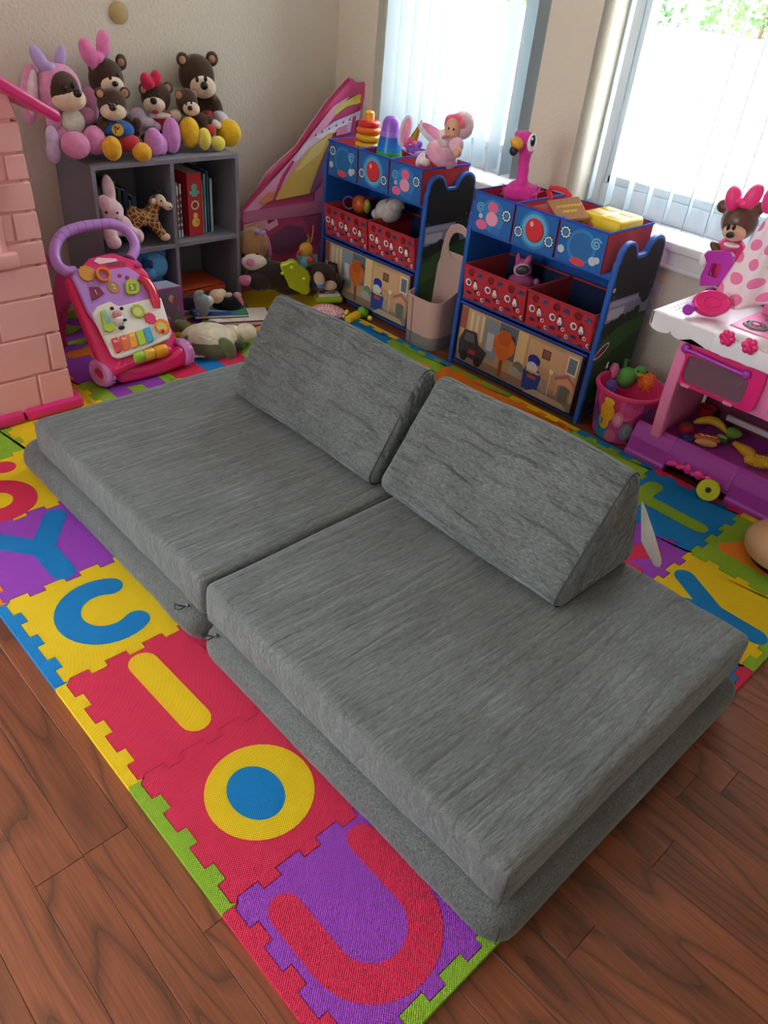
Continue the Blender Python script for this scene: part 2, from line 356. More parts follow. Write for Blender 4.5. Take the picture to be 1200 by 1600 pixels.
def edge():                                   # unit edge from 0 to T along +s with teeth to +-n
    n = 7; st = T / n; pts = [(0, 0)]
    for k in range(n):
        sg = 1 if k % 2 == 0 else -1; a, c = k * st, (k + 1) * st
        lo = a + (DOV if sg < 0 else -DOV) * (1 if k else 0); hi = c + (-DOV if sg < 0 else DOV) * (1 if k < n - 1 else 0)
        if k == 0: lo = .006
        if k == n - 1: hi = T - .006
        pts += [(lo, sg * AMP), (hi, sg * AMP)]
    return pts + [(T, 0)]
ED = edge()
def hedge(i, j): return [(i * T + s_, j * T + n) for s_, n in ED]
def vedge(i, j): return [(i * T - n, j * T + s_) for s_, n in ED]
def shrink(P, d):
    n = len(P); out = []
    for k in range(n):
        a, p, c = Vector(P[k - 1]), Vector(P[k]), Vector(P[(k + 1) % n])
        e1, e2 = (p - a).normalized(), (c - p).normalized(); nn = Vector((-e1.y, e1.x)) + Vector((-e2.y, e2.x))
        if nn.length < .2: out.append(p); continue
        nn.normalize(); out.append(p + nn * d / max(.5, nn.dot(Vector((-e1.y, e1.x)))))
    return [tuple(q) for q in out]
def flat(poly, z0, z1): return B().prism([(x, y, z1) for x, y in poly], (0, 0, z0 - z1))
mat_ = thing('foam_mat', 'play mat of interlocking coloured foam alphabet tiles on the wood floor', 'play mat', (0, 0, 0))
COLS = {(0, -1): PUR, (0, 0): RED, (0, 1): RED, (0, 2): YEL, (0, 3): PUR, (0, 4): YEL, (0, 5): LIM, (1, 5): YEL, (2, 5): LIM, (2, 6): PUR, (2, 7): LIM, (3, 5): RED, (4, 6): PUR, (3, 7): LIM,
        (5, 0): BLU, (4, 0): PUR, (5, -1): LIM, (4, -1): YEL, (3, -1): BLU, (5, 1): LIM, (5, 2): ORA, (5, 3): ORA, (5, 4): LIM, (5, 5): BLU, (5, 6): YEL, (4, 5): LIM, (3, 6): YEL, (5, 7): YEL, (4, 7): YEL, (1, 6): ORA, (3, 0): RED}
TZ = .012; TL = {}
for i in range(6):
    for j in range(-1, 8):
        P = hedge(i, j)[:-1] + vedge(i + 1, j)[:-1] + hedge(i, j + 1)[::-1][:-1] + vedge(i, j)[::-1][:-1]
        c = COLS.get((i, j), [RED, BLU, LIM, YEL, ORA, PUR][(i * 2 + j * 5) % 6])
        TL[(i, j)] = flat(shrink(P, .0009), .0002, TZ).build('tile', foam(c), mat_, smooth=False)
BW = .03
def border(P, Q, c): flat(shrink(P[:] + Q, .0005), .0002, TZ).build('border_strip', foam(c), mat_, smooth=False)
for j, c in zip(range(-1, 8), [RED, LIM, YEL, BLU, ORA, RED, BLU, YEL, LIM]): border(vedge(0, j)[::1], [(-BW, (j + 1) * T), (-BW, j * T)], c)
for j, c in zip(range(-1, 8), [YEL, RED, BLU, YEL, LIM, BLU, YEL, LIM, RED]): border(vedge(6, j)[::-1], [(6 * T + BW * .8, j * T), (6 * T + BW * .8, (j + 1) * T)], c)
for i, c in zip(range(6), [LIM, YEL, BLU, RED, LIM, RED]): border(hedge(i, -1)[::-1], [(i * T, -T - .022), ((i + 1) * T, -T - .022)], c)
def letter(i, j, c, strokes, name='letter', z=.0126):
    bb = B()
    for q, s_ in enumerate(strokes):
        P = [((i + x) * T, (j + y) * T) for x, y in s_]
        bb.prism([(x, y, z + q * .00015) for x, y in P], (0, 0, -.004))
    return bb.build(name, foam(c), TL[(i, j)], smooth=False)
SW = .1
letter(0, -1, RED, [strokep([(.17, .80), (.17, .45)] + arc(.47, .45, .30, 180, 360)[1:-1] + [(.77, .45), (.77, .84)], .095)])
letter(0, 0, YEL, [circ(.5, .49, .335, 40)]); letter(0, 0, BLU, [circ(.47, .49, .165, 32, ry=.2)], 'letter_center', .0130)
letter(0, 1, YEL, [strokep([(.47, .84), (.49, .2)], .105)])
letter(0, 2, BLU, [strokep(arc(.52, .5, .27, 55, 300, 24), .095)])
letter(0, 3, BLU, [strokep([(.47, .1), (.47, .48), (.74, .84)], .095), strokep([(.47, .46), (.15, .86)], .095)])
letter(0, 4, RED, [strokep(arc(.44, .33, .23, 0, 180, 14), .1), strokep(arc(.44, .33, .23, 180, 360, 14), .1), strokep([(.21, .38), (.3, .66), (.46, .78)], .09), circ(.7, .82, .1, 20)])
letter(0, 5, PUR, [strokep([(.3, .2), (.5, .8), (.7, .2)], .09)])
letter(2, 6, ORA, [strokep([(.55, .3), (.55, .8)], .11), strokep([(.3, .75), (.8, .75)], .1)])
letter(2, 7, PUR, [strokep(arc(.5, .5, .28, 20, 320, 20), .1)]); letter(3, 7, PUR, [strokep([(.2, .3), (.8, .3)], .1)])
letter(2, 5, PUR, [strokep([(.3, .25), (.3, .75), (.7, .75), (.7, .25)], .1)]); letter(3, 5, BLU, [strokep([(.5, .2), (.5, .8)], .13)])
letter(4, 6, YEL, [strokep([(.2, .8), (.8, .8), (.3, .25), (.85, .25)], .09)])
letter(5, 0, LIM, [strokep([(.43, .16), (.43, .8)], .09), strokep([(.15, .82), (.72, .82)], .09)])
letter(4, 0, RED, [strokep([(.3, .2), (.3, .8)], .1), strokep([(.3, .5), (.7, .25)], .1)])
letter(4, -1, BLU, [strokep([(.62, .86), (.40, .48), (.40, .10)], .095), strokep([(.40, .46), (.16, .86)], .095)])
letter(5, -1, ORA, [strokep([(.35, .8), (.35, .2)], .1), strokep([(.35, .78), (.75, .6), (.4, .45), (.8, .2)], .1)])
letter(5, 4, ORA, [strokep([(.3, .2), (.5, .8), (.7, .2)], .1)]); letter(5, 5, YEL, [strokep([(.3, .2), (.3, .8), (.7, .5)], .1)])
# ================================================================ grey play couch: four flat cushions and two wedges
def fabric(name, streak, wr, strength, rotz=0, dist=.006, tone=1.0):
    m = bpy.data.materials.new(name); m.use_nodes = True; n = m.node_tree.nodes; l = m.node_tree.links; b = n['Principled BSDF']
    tc = n.new('ShaderNodeTexCoord')
    def noise_(scale, detail, rot=0, rough=.55):
        mp = n.new('ShaderNodeMapping'); mp.inputs['Scale'].default_value = scale; mp.inputs['Rotation'].default_value = (0, 0, rot); l.new(tc.outputs['Object'], mp.inputs[0])
        t = n.new('ShaderNodeTexNoise'); t.inputs['Scale'].default_value = 1; t.inputs['Detail'].default_value = detail; t.inputs['Roughness'].default_value = rough; l.new(mp.outputs[0], t.inputs[0]); return t
    a = noise_(streak, 4, rotz, .65); c = noise_((9, 9, 9), 3)
    r = n.new('ShaderNodeValToRGB'); l.new(a.outputs[0], r.inputs[0]); e = r.color_ramp.elements
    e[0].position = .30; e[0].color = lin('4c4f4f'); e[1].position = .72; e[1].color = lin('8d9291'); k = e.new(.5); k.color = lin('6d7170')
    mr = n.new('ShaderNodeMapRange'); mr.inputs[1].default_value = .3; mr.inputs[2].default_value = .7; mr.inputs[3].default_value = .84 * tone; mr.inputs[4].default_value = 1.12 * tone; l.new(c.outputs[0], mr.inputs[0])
    mix = n.new('ShaderNodeMix'); mix.data_type = 'RGBA'; mix.blend_type = 'MULTIPLY'; mix.inputs[0].default_value = 1
    l.new(r.outputs[0], mix.inputs[6]); l.new(mr.outputs[0], mix.inputs[7]); l.new(mix.outputs[2], b.inputs['Base Color'])
    b.inputs['Roughness'].default_value = .85; b.inputs['Specular IOR Level'].default_value = .25
    b.inputs['Sheen Weight'].default_value = .28; b.inputs['Sheen Roughness'].default_value = .35; b.inputs['Sheen Tint'].default_value = (.85, .93, 1, 1)
    wv = noise_(wr, 2.5, rotz); fine = noise_(tuple(2.2 * x for x in streak), 2, rotz)
    rid = n.new('ShaderNodeMath'); rid.operation = 'SUBTRACT'; l.new(wv.outputs[0], rid.inputs[0]); rid.inputs[1].default_value = .5
    ab = n.new('ShaderNodeMath'); ab.operation = 'ABSOLUTE'; l.new(rid.outputs[0], ab.inputs[0])
    sm = n.new('ShaderNodeMapRange'); sm.inputs[1].default_value = 0; sm.inputs[2].default_value = .11; l.new(ab.outputs[0], sm.inputs[0])
    b1 = n.new('ShaderNodeBump'); b1.inputs['Strength'].default_value = strength; b1.inputs['Distance'].default_value = dist; l.new(sm.outputs[0], b1.inputs['Height'])
    b2 = n.new('ShaderNodeBump'); b2.inputs['Strength'].default_value = .35; b2.inputs['Distance'].default_value = .0015; l.new(fine.outputs[0], b2.inputs['Height']); l.new(b1.outputs[0], b2.inputs['Normal'])
    l.new(b2.outputs[0], b.inputs['Normal']); return m
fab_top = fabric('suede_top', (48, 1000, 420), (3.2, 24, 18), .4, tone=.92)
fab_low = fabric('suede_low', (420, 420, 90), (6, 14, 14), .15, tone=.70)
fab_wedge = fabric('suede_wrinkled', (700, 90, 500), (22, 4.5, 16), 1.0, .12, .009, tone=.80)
seamm = M('seam_thread', '3c3d3d', .9)
def soft_box(x0, x1, y0, y1, z0, z1, r, bulge, sag=0, amp=.004, seed=0, n=(44, 44, 12)):
    """rounded cushion on a dense grid with small folds"""
    bm = bmesh.new(); c = Vector(((x0 + x1) / 2, (y0 + y1) / 2, (z0 + z1) / 2)); h = Vector(((x1 - x0) / 2, (y1 - y0) / 2, (z1 - z0) / 2))
    def par(k, N):
        t = -1 + 2 * k / N; return math.copysign(abs(t) ** .75, t)
    ver = {}
    def vert(i, j, k):
        key = (i, j, k)
        if key in ver: return ver[key]
        p = Vector((par(i, n[0]) * h.x, par(j, n[1]) * h.y, par(k, n[2]) * h.z))
        q = Vector([max(-h[a] + r, min(h[a] - r, p[a])) for a in range(3)]); d = p - q
        if d.length > 1e-9: p = q + d.normalized() * r
        u, v, w_ = p.x / h.x, p.y / h.y, p.z / h.z
        s_ = bulge * (1 - w_ * w_)
        if abs(u) > .9: p.x += math.copysign(s_, u) * (abs(u) - .9) * 10
        if abs(v) > .9: p.y += math.copysign(s_, v) * (abs(v) - .9) * 10
        p.z += sag * (1 - u * u) * (1 - v * v) * (1 if w_ > 0 else 0)
        g = p + c + Vector((seed, seed * 2, 0))
        f = noise.noise(Vector((g.x * 5, g.y * 16, g.z * 8))) * .5 + noise.noise(Vector((g.x * 3, g.y * 5, g.z * 5 + 4)))
        out = Vector((u if abs(u) > .93 else 0, v if abs(v) > .93 else 0, w_ if abs(w_) > .8 else 0))
        if p.z + c.z > z0 + .004: p += out * f * amp
        p.z = max(p.z, -h.z + .0)
        ver[key] = bm.verts.new(p + c); return ver[key]
    N = n
    for k in (0, N[2]):
        for i in range(N[0]):
            for j in range(N[1]): bm.faces.new([vert(i, j, k), vert(i + 1, j, k), vert(i + 1, j + 1, k), vert(i, j + 1, k)])
    for j in (0, N[1]):
        for i in range(N[0]):
            for k in range(N[2]): bm.faces.new([vert(i, j, k), vert(i + 1, j, k), vert(i + 1, j, k + 1), vert(i, j, k + 1)])
    for i in (0, N[0]):
        for j in range(N[1]):
            for k in range(N[2]): bm.faces.new([vert(i, j, k), vert(i, j + 1, k), vert(i, j + 1, k + 1), vert(i, j, k + 1)])
    b = B(); b.bm.free(); b.bm = bm; return b
def cushion(label, x0, x1, y0, y1, z0, z1, r, bulge, mat, sag, amp, seed, zipy=None):
    t = thing('seat_cushion', label, 'cushion', ((x0 + x1) / 2, (y0 + y1) / 2, z0), group='flat cushions of the grey play couch')
    soft_box(x0, x1, y0, y1, z0, z1, r, bulge, sag, amp, seed).build('cover', mat, t, world=True, ang=80)
    # corner seams as thin welts
    for (x, y) in ((x0, y0), (x1, y0), (x0, y1), (x1, y1)):
        sx, sy = (1 if x == x0 else -1), (1 if y == y0 else -1); e = r * .30 - bulge * .55
        B().tube([(x + sx * e, y + sy * e, z) for z in (z0 + r * .7, (z0 + z1) / 2, z1 - r * .7)], .0011, 5).build('corner_seam', seamm, t, world=True)
    if zipy is not None:
        x, y, z, dx = zipy
        pm_ = M('zip_black', '18181a', .35, metal=.6)
        zp = B().box((x, y, z), (.005, .009, .006), bev=.0015).box((x - .001, y - .003, z + .002), (.003, .003, .003)).build('zip_slider', M('zip_steel', '85858a', .35, metal=.9), t, world=True)
        q = B(); a = Vector((x - .006, y, z)); q.tube([a, a + Vector((-.004, .012, -.006)), a + Vector((-.008, .032, -.012)), a + Vector((-.014, .022, -.016)), a + Vector((-.010, .006, -.008))], .0016, 6, closed=True)
        q.build('zip_pull', pm_, t, world=True)
    return t
LX = .258
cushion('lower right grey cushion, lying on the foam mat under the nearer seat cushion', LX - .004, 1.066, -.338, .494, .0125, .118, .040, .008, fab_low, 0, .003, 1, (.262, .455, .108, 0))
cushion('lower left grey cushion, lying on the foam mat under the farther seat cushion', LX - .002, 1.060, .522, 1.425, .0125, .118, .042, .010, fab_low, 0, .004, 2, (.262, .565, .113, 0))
cushion('upper right grey seat cushion nearest the camera, with the front wedge on it', LX + .006, 1.062, -.318, .498, .1185, .222, .017, .002, fab_top, 0, .0028, 3)
cushion('upper left grey seat cushion beside the pink playhouse, with the rear wedge on it', LX + .008, 1.050, .507, 1.325, .1185, .222, .017, .002, fab_top, 0, .0032, 4)
def wedge(label, y0, y1, tri, r, lean, seed, tagged):
    """rounded triangular prism along y; tri = xz corners"""
    T3 = [Vector((x, 0, z)) for x, z in tri]; cen = sum(T3, Vector()) / 3
    def offs(rho):                             # inner triangle (inset by r) grown back by rho with round corners
        inn = []
        for k in range(3):
            a, p, c = T3[k - 1], T3[k], T3[(k + 1) % 3]; e1 = (a - p).normalized(); e2 = (c - p).normalized()
            bis = (e1 + e2).normalized(); sn = (e1.cross(e2)).length; half = math.asin(min(1, sn)) / 2 if e1.dot(e2) > 0 else (math.pi - math.asin(min(1, sn))) / 2
            inn.append(p + bis * (r / math.sin(half)))
        out = []
        for k in range(3):
            p = inn[k]; a = inn[k - 1]; c = inn[(k + 1) % 3]
            n1 = Vector((-(p - a).z, 0, (p - a).x)).normalized(); n2 = Vector((-(c - p).z, 0, (c - p).x)).normalized()
            if n1.dot(p - cen) < 0: n1 = -n1; n2 = -n2
            if n1.dot((a + p) / 2 - cen) < 0: n1 = -n1
            if n2.dot((c + p) / 2 - cen) < 0: n2 = -n2
            a1 = math.atan2(n1.z, n1.x); a2 = math.atan2(n2.z, n2.x); d = (a2 - a1 + math.pi) % (2 * math.pi) - math.pi
            for q in range(7): an = a1 + d * q / 6; out.append(p + Vector((math.cos(an), 0, math.sin(an))) * rho)
            nx = inn[(k + 1) % 3]; st = p + n2 * rho; en = nx + n2 * rho
            for q in range(1, 14): out.append(st.lerp(en, q / 14))
        return out
    re = .022; ys = []
    for k in range(6): a = k / 5 * math.pi / 2; ys.append((y0 + re * (1 - math.sin(a)), re * (1 - math.cos(a))))
    ys = ys[::-1]; ys = [(y0 + re * (1 - math.cos(math.pi / 2 * k / 5)), re * (1 - math.sin(math.pi / 2 * k / 5))) for k in range(6)]
    mid = [(y0 + re + (y1 - y0 - 2 * re) * k / 40, 0) for k in range(1, 40)]
    ys = ys + mid + [(y1 - (y - y0), d) for y, d in ys[::-1]]
    rg = []
    zb = min(z for x, z in tri)
    for y, d in ys:
        ring = offs(max(.002, r - d)); f = (y - y0) / (y1 - y0); o = []
        for p in ring:
            g = Vector((p.x, y, p.z)); dirn = Vector((p.x - cen.x, 0, p.z - cen.z)).normalized()
            k = noise.noise(Vector((g.x * 26 + seed, g.y * 5 + g.z * 3, g.z * 26))) * .0035 + noise.noise(Vector((g.x * 5, g.y * 4, g.z * 5 + seed))) * .008
            k += .010 * math.sin(math.pi * f) * (1 if p.z > zb + .03 else 0)
            q = g + dirn * k; q.x += lean * (q.z - zb); q.z = max(q.z, zb); o.append(q)
        rg.append(o)
    t = thing('wedge_cushion', label, 'cushion', (cen.x, (y0 + y1) / 2, zb), group='wedge cushions of the grey play couch')
    B().rings(rg).build('cover', fab_wedge, t, world=True, ang=75)
    # welt seam round the near end
    pts = [Vector((p.x, y0 + .012, p.z)) + (Vector((p.x, 0, p.z)) - cen).normalized() * .004 for p in offs(r - .004)]
    for p in pts: p.z = max(p.z, zb + .001)
    B().tube(pts, .0016, 5, closed=True).build('end_seam', seamm, t, world=True)
    if tagged:
        bb = B()
        P = [at(u, v, 'x', x) for u, v, x in ((1002, 785, 1.035), (1009, 800, 1.06), (1022, 838, 1.11), (1034, 880, 1.15), (1030, 887, 1.146), (1022, 884, 1.13), (1012, 866, 1.105), (1002, 846, 1.075))]
        bb.prism(P, (.0008, .0012, 0)); bb.prism([p + Vector((.006, .004, .003)) for p in P[:6]] , (.0008, .0012, 0))
        bb.build('care_tag', M('tag_satin', 'dcdcda', .6, bump=(220, .5, .003)), t, world=True, smooth=False, label='white care tag')
    return t
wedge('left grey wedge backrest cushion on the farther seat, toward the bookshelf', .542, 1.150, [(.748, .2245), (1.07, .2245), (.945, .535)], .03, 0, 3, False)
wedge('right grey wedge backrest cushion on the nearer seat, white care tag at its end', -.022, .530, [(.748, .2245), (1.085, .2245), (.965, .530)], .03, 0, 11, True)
# ================================================================ pink playhouse
PINKL, HOT = 'efa9ab', 'dd2f7c'
ph = thing('playhouse', 'pale pink plastic playhouse with moulded bricks and hot pink roof at left', 'playhouse', (.04, 1.98, .0125))
pk = M('plastic_house_pink', 'eeb0ad', .42); hotp = plastic(HOT, .35)
zr = [.03, .148, .272, .39, .482, .552, .632, .712, .782, .862, .93]; xr = [.537, .531, .525, .522, .519, .517, .514, .511, .507, .505, .49]
b = B()
for x0, x1, z0, z1 in ((-.45, .487, .02, .50), (.395, .487, .50, .93), (-.45, -.06, .50, .93), (-.06, .395, .82, .93)): b.box(((x0 + x1) / 2, 1.715, (z0 + z1) / 2), (x1 - x0, .016, z1 - z0))
b.box((.479, 2.0, .475), (.016, .57, .91)).box((-.45, 2.0, .475), (.016, .57, .91)).box((.02, 2.285, .475), (.94, .016, .91))
b.build('wall_panel', pk, ph, world=True, smooth=False)
JN = [[.431, .12, -.2], [.48, .2, -.1], [.349, .05, -.25], [.2, -.12], [.391, .1, -.2], [.445], [], [.45], [], [.3, 0.]]
g_ = .003
for k in range(10):
    xs = [xr[k]] + JN[k] + [.41 if 5 <= k <= 8 else -.455]
    for a, c in zip(xs[:-1], xs[1:]):
        z0, z1 = zr[k] + g_, zr[k + 1] - g_; d = .007
        rr = xr[k + 1] if a == xr[k] else a - g_
        bb = B().prism([(c + g_, 1.707 - d, z0), (a - (0 if a == xr[k] else g_), 1.707 - d, z0), (rr, 1.707 - d, z1), (c + g_, 1.707 - d, z1)], (0, .02 if a != xr[k] else .15, 0))
        bb.build('brick', pk, ph, world=True, bev=.004)
for k in range(10):                            # quoins on the right side wall
    B().prism([(xr[k] - .03, 1.88, zr[k] + g_), (xr[k], 1.88, zr[k] + g_), (xr[k + 1], 1.88, zr[k + 1] - g_), (xr[k + 1] - .03, 1.88, zr[k + 1] - g_)], (0, .38, 0)).build('brick', pk, ph, world=True, bev=.004)
b = B().box((.17, 1.699, .512), (.53, .05, .045), bev=.008); b.build('window_ledge', pk, ph, world=True)
b = B().box((.402, 1.70, .67), (.018, .03, .30), bev=.004); b.build('window_frame', pk, ph, world=True)
B().box((.15, 1.75, .68), (.5, .01, .36)).build('dark_interior_sheet', plastic('8c2458', .5), ph, world=True)  # shade of the magenta interior put into a dark sheet behind the opening
b = B().box((.465, 1.70, .030), (.185, .05, .034), bev=.01).box((.10, 1.70, .030), (.53, .05, .034), bev=.01).box((.545, 2.0, .030), (.03, .60, .034), bev=.01); b.build('base_rail', hotp, ph, world=True)
for sgn in (1, -1):
    cx = .04
    P = [(cx + sgn * .545, 1.62, .862), (cx + sgn * .55, 1.62, .888), (cx, 1.62, 1.235), (cx, 1.62, 1.19)]
    B().prism(P, (0, .72, 0)).build('roof_panel', hotp, ph, world=True, bev=.008)
B().prism([(cx - .5, 1.71, .9), (cx + .46, 1.71, .9), (cx, 1.71, 1.19)], (0, .02, 0)).build('gable', pk, ph, world=True)
# ================================================================ pink stool behind the playhouse
st = thing('toy_stool', 'hot pink plastic toy stool half hidden between playhouse and walker', 'stool', (.655, 2.30, .0125))
B().lathe([(0, .245), (.085, .245), (.098, .255), (.100, .285), (.092, .300), (.07, .305), (0, .305)], 28).build('seat', plastic('e8569c', .3), st)
for a in (0, 1, 2, 3): B().tube([(.06 * math.cos(a * H + .8), .06 * math.sin(a * H + .8), .25), (.075 * math.cos(a * H + .8), .075 * math.sin(a * H + .8), 0)], [.014, .011], 8).build('leg', plastic('d8548f', .35), st)
# ================================================================ baby walker
WN = Vector((0, -.255, .22)).normalized(); WP = Vector((0, 1.75, .12)); WU = Vector((0, .22, .255)).normalized(); WXx = Vector((1, 0, 0))
def wp(u, v, lift=0): return atp(u, v, WP + WN * lift, WN)
wk = thing('baby_walker', 'pink and lavender push walker with activity panel in front of bookshelf', 'toy walker', (.83, 1.85, .0125))
lav, hp2, wht = plastic('c08ce0', .35), plastic('ee2f76', .3), plastic('f0ece4', .4)
def wplate(name, px, mat, lift, th, bev=.003, label=None, parent=None): # plate on the slanted panel
    P = [wp(u, v, lift + th) for u, v in px]
    return B().prism(P, -WN * th).build(name, mat, parent or wk, world=True, bev=bev, label=label)
def wdisc(name, u, v, r, mat, lift, th, teeth=0, parent=None, rin=0, label=None):
    c = wp(u, v, lift); mt = frame_m(c, WXx, WU); P = []
    n = teeth * 4 if teeth else 24
    for k in range(n):
        a = 2 * math.pi * k / n; rr = r * (1 + (.1 if teeth and k % 4 in (0, 1) else 0)); P.append((rr * math.cos(a), rr * math.sin(a)))
    if rin:
        b = B(); R = lambda s, z: [mt @ Vector((x * s, y * s, z)) for x, y in P]
        b.rings([R(1, 0), R(1, th), R(rin, th), R(rin, 0)], closed=True)
    else: b = B().prism([mt @ Vector((x, y, th)) for x, y in P], -WN * th)
    return b.build(name, mat, parent or wk, world=True, bev=.0015, label=label)
wplate('back_shell', [(104, 432), (118, 428), (140, 402), (175, 393), (210, 405), (232, 425), (262, 500), (277, 525), (270, 545), (180, 585), (155, 560), (118, 470)], hp2, -.05, .05, .012)
wplate('front_panel', [(112, 432), (118, 420), (135, 414), (150, 421), (172, 420), (200, 416), (218, 428), (246, 475), (250, 500), (150, 505), (136, 486), (125, 460)], lav, .002, .014, .006)
wplate('picture_panel', [(143, 490), (152, 478), (172, 470), (186, 478), (232, 466), (252, 464), (262, 495), (269, 520), (264, 530), (200, 556), (186, 560), (176, 556), (158, 520)], wht, .006, .014, .006, 'white picture panel')
# handle
pts = [wp(u, v, -.015) for u, v in ((118, 424), (104, 424), (91, 415), (85, 398), (88, 380), (100, 364), (125, 355), (150, 351), (175, 350), (195, 358), (208, 374), (211, 390), (204, 404))]
sm_ = []
for i in range(len(pts) - 1):
    for k in range(4):
        p0, p1, p2, p3 = pts[max(i - 1, 0)], pts[i], pts[i + 1], pts[min(i + 2, len(pts) - 1)]; t_ = k / 4
        sm_.append(.5 * ((2 * p1) + (p2 - p0) * t_ + (2 * p0 - 5 * p1 + 4 * p2 - p3) * t_ * t_ + (3 * p1 - p0 - 3 * p2 + p3) * t_ ** 3))
hd = B().tube(sm_ + [pts[-1]], .018, 14).build('handle', lav, wk, world=True, label='lavender handle')
for k in range(17, 33, 2):
    a = sm_[k]; tdir = (sm_[k + 1] - sm_[k - 1]).normalized()
    ring = [a + (tdir.orthogonal().normalized() * math.cos(q) + tdir.cross(tdir.orthogonal().normalized()) * math.sin(q)) * .0178 for q in [2 * math.pi * x / 12 for x in range(12)]]
    B().tube(ring, .0012, 5, closed=True).build('grip_groove', plastic('9a68bc', .5), hd, world=True)
# base bumper, wheels and rollers
fy = 1.735
P = [(.715, .09), (.70, .05), (.72, .022), (.80, .016), (.88, .018), (.955, .026), (.98, .055), (.965, .10), (.93, .085), (.83, .062), (.75, .075)]
B().prism([(x, fy, z) for x, z in P], (0, .10, 0)).build('bumper', hp2, wk, world=True, bev=.014)
for u, v in ((191, 573), (265, 551)): c = wp(u, v, .0); B().ell((c.x, 1.745, c.z), .0175).build('bumper_knob', hp2, wk, world=True)
rx = [.772, .812, .852, .902]
for k, c in enumerate(('a4cc3a', 'e8b83a', 'f0a21e')): B().lathe([(0, rx[k]), (.021, rx[k]), (.0235, rx[k] + .004), (.0235, rx[k + 1] - .006), (.021, rx[k + 1] - .002), (0, rx[k + 1] - .002)], 20, Matrix.Translation((0, 1.745, .105)) @ Matrix.Rotation(H, 4, 'Y')).build('roller', plastic(c, .4), wk, world=True)
for x, lab in ((.683, 0), (.98, 1)):
    m = Matrix.Translation((x - .010 * (1 - lab), 1.775, .0635)) @ Matrix.Rotation(.33, 4, 'Z') @ Matrix.Rotation(H, 4, 'Y'); tm = plastic('d68ad0', .5)
    wl = B().lathe([(.020, -.016), (.040, -.019), (.049, -.012), (.051, 0), (.049, .012), (.040, .019), (.020, .016)], 28, m, closed=True).build('wheel', tm, wk, world=True)
    B().lathe([(0, -.010), (.019, -.010), (.019, .010), (0, .010)], 18, m).build('wheel_hub', plastic('d8305c', .35), wl, world=True)
    b = B()
    for k in range(18):
        a = 2 * math.pi * k / 18; b.box(m @ Vector((math.cos(a) * .0505, math.sin(a) * .0505, 0)), (.018, .003, .003), (a if False else 0, 0, 0))
    b.build('wheel_tread', tm, wl, world=True, stuff=True)
for x in (.69, .925):
    P = [(1.93, .345), (1.99, .355), (2.06, .31), (2.105, .22), (2.135, .12), (2.15, .04), (2.12, .035), (2.09, .11), (2.055, .18), (2.0, .235), (1.95, .25)]
    B().prism([(x - .014, y, z) for y, z in P], (.028, 0, 0)).build('rear_leg', plastic('c2417e', .35), wk, world=True, bev=.006)
    B().lathe([(0, -.012), (.022, -.012), (.026, 0), (.022, .012), (0, .012)], 20, Matrix.Translation((x + .002, 2.135, .0385)) @ Matrix.Rotation(H, 4, 'Y')).build('rear_wheel', plastic('c2306a', .4), wk, world=True)
c = wp(129, 478, -.03); B().box((c.x, c.y, c.z), (.03, .03, .06), (-.7, 0, 0), bev=.008).build('side_latch', plastic('ee4468', .3), wk, world=True)
# panel details
wdisc('sun_button', 135, 428, .026, plastic('d79a3c', .35), .016, .006, 10); wdisc('ring_button', 160, 431, .0255, plastic('f28a1c', .3), .016, .016, 0, rin=.68, label='orange ring')
sh = [wplate('shape_button', [(139, 448), (155, 448), (163, 458), (153, 466), (144, 470)], plastic('8c2f58', .3), .016, .003, .0015, 'plum triangle button marked 1'),
      wdisc('shape_button', 177, 449, .021, plastic('b88a4c', .3), .016, .003, label='tan round button marked 2')]
wplate('button_rim', [(136, 444), (156, 444), (166, 459), (155, 469), (143, 474)], plastic('b880d8', .35), .015, .002, .001)
wdisc('button_rim', 177, 449, .026, plastic('b880d8', .35), .014, .003)
wplate('button_rim', [(196, 440), (201, 436), (213, 437), (218, 442), (218, 455), (213, 459), (202, 460), (197, 456)], plastic('b9d23a', .3), .015, .009, .002)
sh.append(wplate('shape_button', [(201, 443), (213, 443), (213, 454), (202, 455)], plastic('8f9c2c', .3), .024, .001, .0005, 'green square button marked 3'))
wt = M('white_print', 'ffffff', .5)
def wtext(s_, u, v, size, mat=wt, lift=.02, rot=.0):
    m = frame_m(wp(u, v, lift), WXx + WU * rot, WU); return text(s_, size, mat, wk, m)
wtext('1', 150, 457, .026); wtext('2', 178, 448, .026); wtext('3', 206, 449, .024, lift=.0255)
cc = [wp(u, v, .018) for u, v in ((217, 433), (229, 440), (238, 455), (243, 472), (245, 482))]
B().tube(cc, [.016, .021, .022, .02, .015], 14, flat=.8).build('phone_receiver', M('red_clear', 'e0204a', .15, coat=.5), wk, world=True, label='glossy red phone receiver')
wdisc('gear', 215, 487, .023, plastic('b4c23a', .35), .02, .007, 11); wdisc('gear_face', 215, 487, .015, plastic('d7d88c', .4), .027, .001)
wdisc('gear', 234, 498, .019, plastic('e03c6e', .35), .02, .007, 9); wdisc('gear', 253, 511, .026, plastic('f0882a', .35), .02, .008, 13); wdisc('gear_face', 253, 511, .018, plastic('cfc86a', .4), .028, .001)
c = wp(254, 517, .033); B().ell(c, .007).build('gear_bead', plastic('e02c3a', .3), wk, world=True)
wplate('book_flap', [(157, 486), (165, 483), (181, 514), (172, 519), (163, 516)], plastic('b8dc3c', .35), .02, .008, .002); wplate('book_page', [(161, 489), (166, 487), (173, 503), (168, 507)], plastic('8cc8d8', .4), .028, .0015, .0005)
cw = B()
for u, v, r, rr in ((186, 503, .021, .02),): c = wp(u, v, .02); cw.ell(c, (r, .012, rr))
cow = cw.build('cow_body', plastic('f4f2ee', .5), wk, world=True)
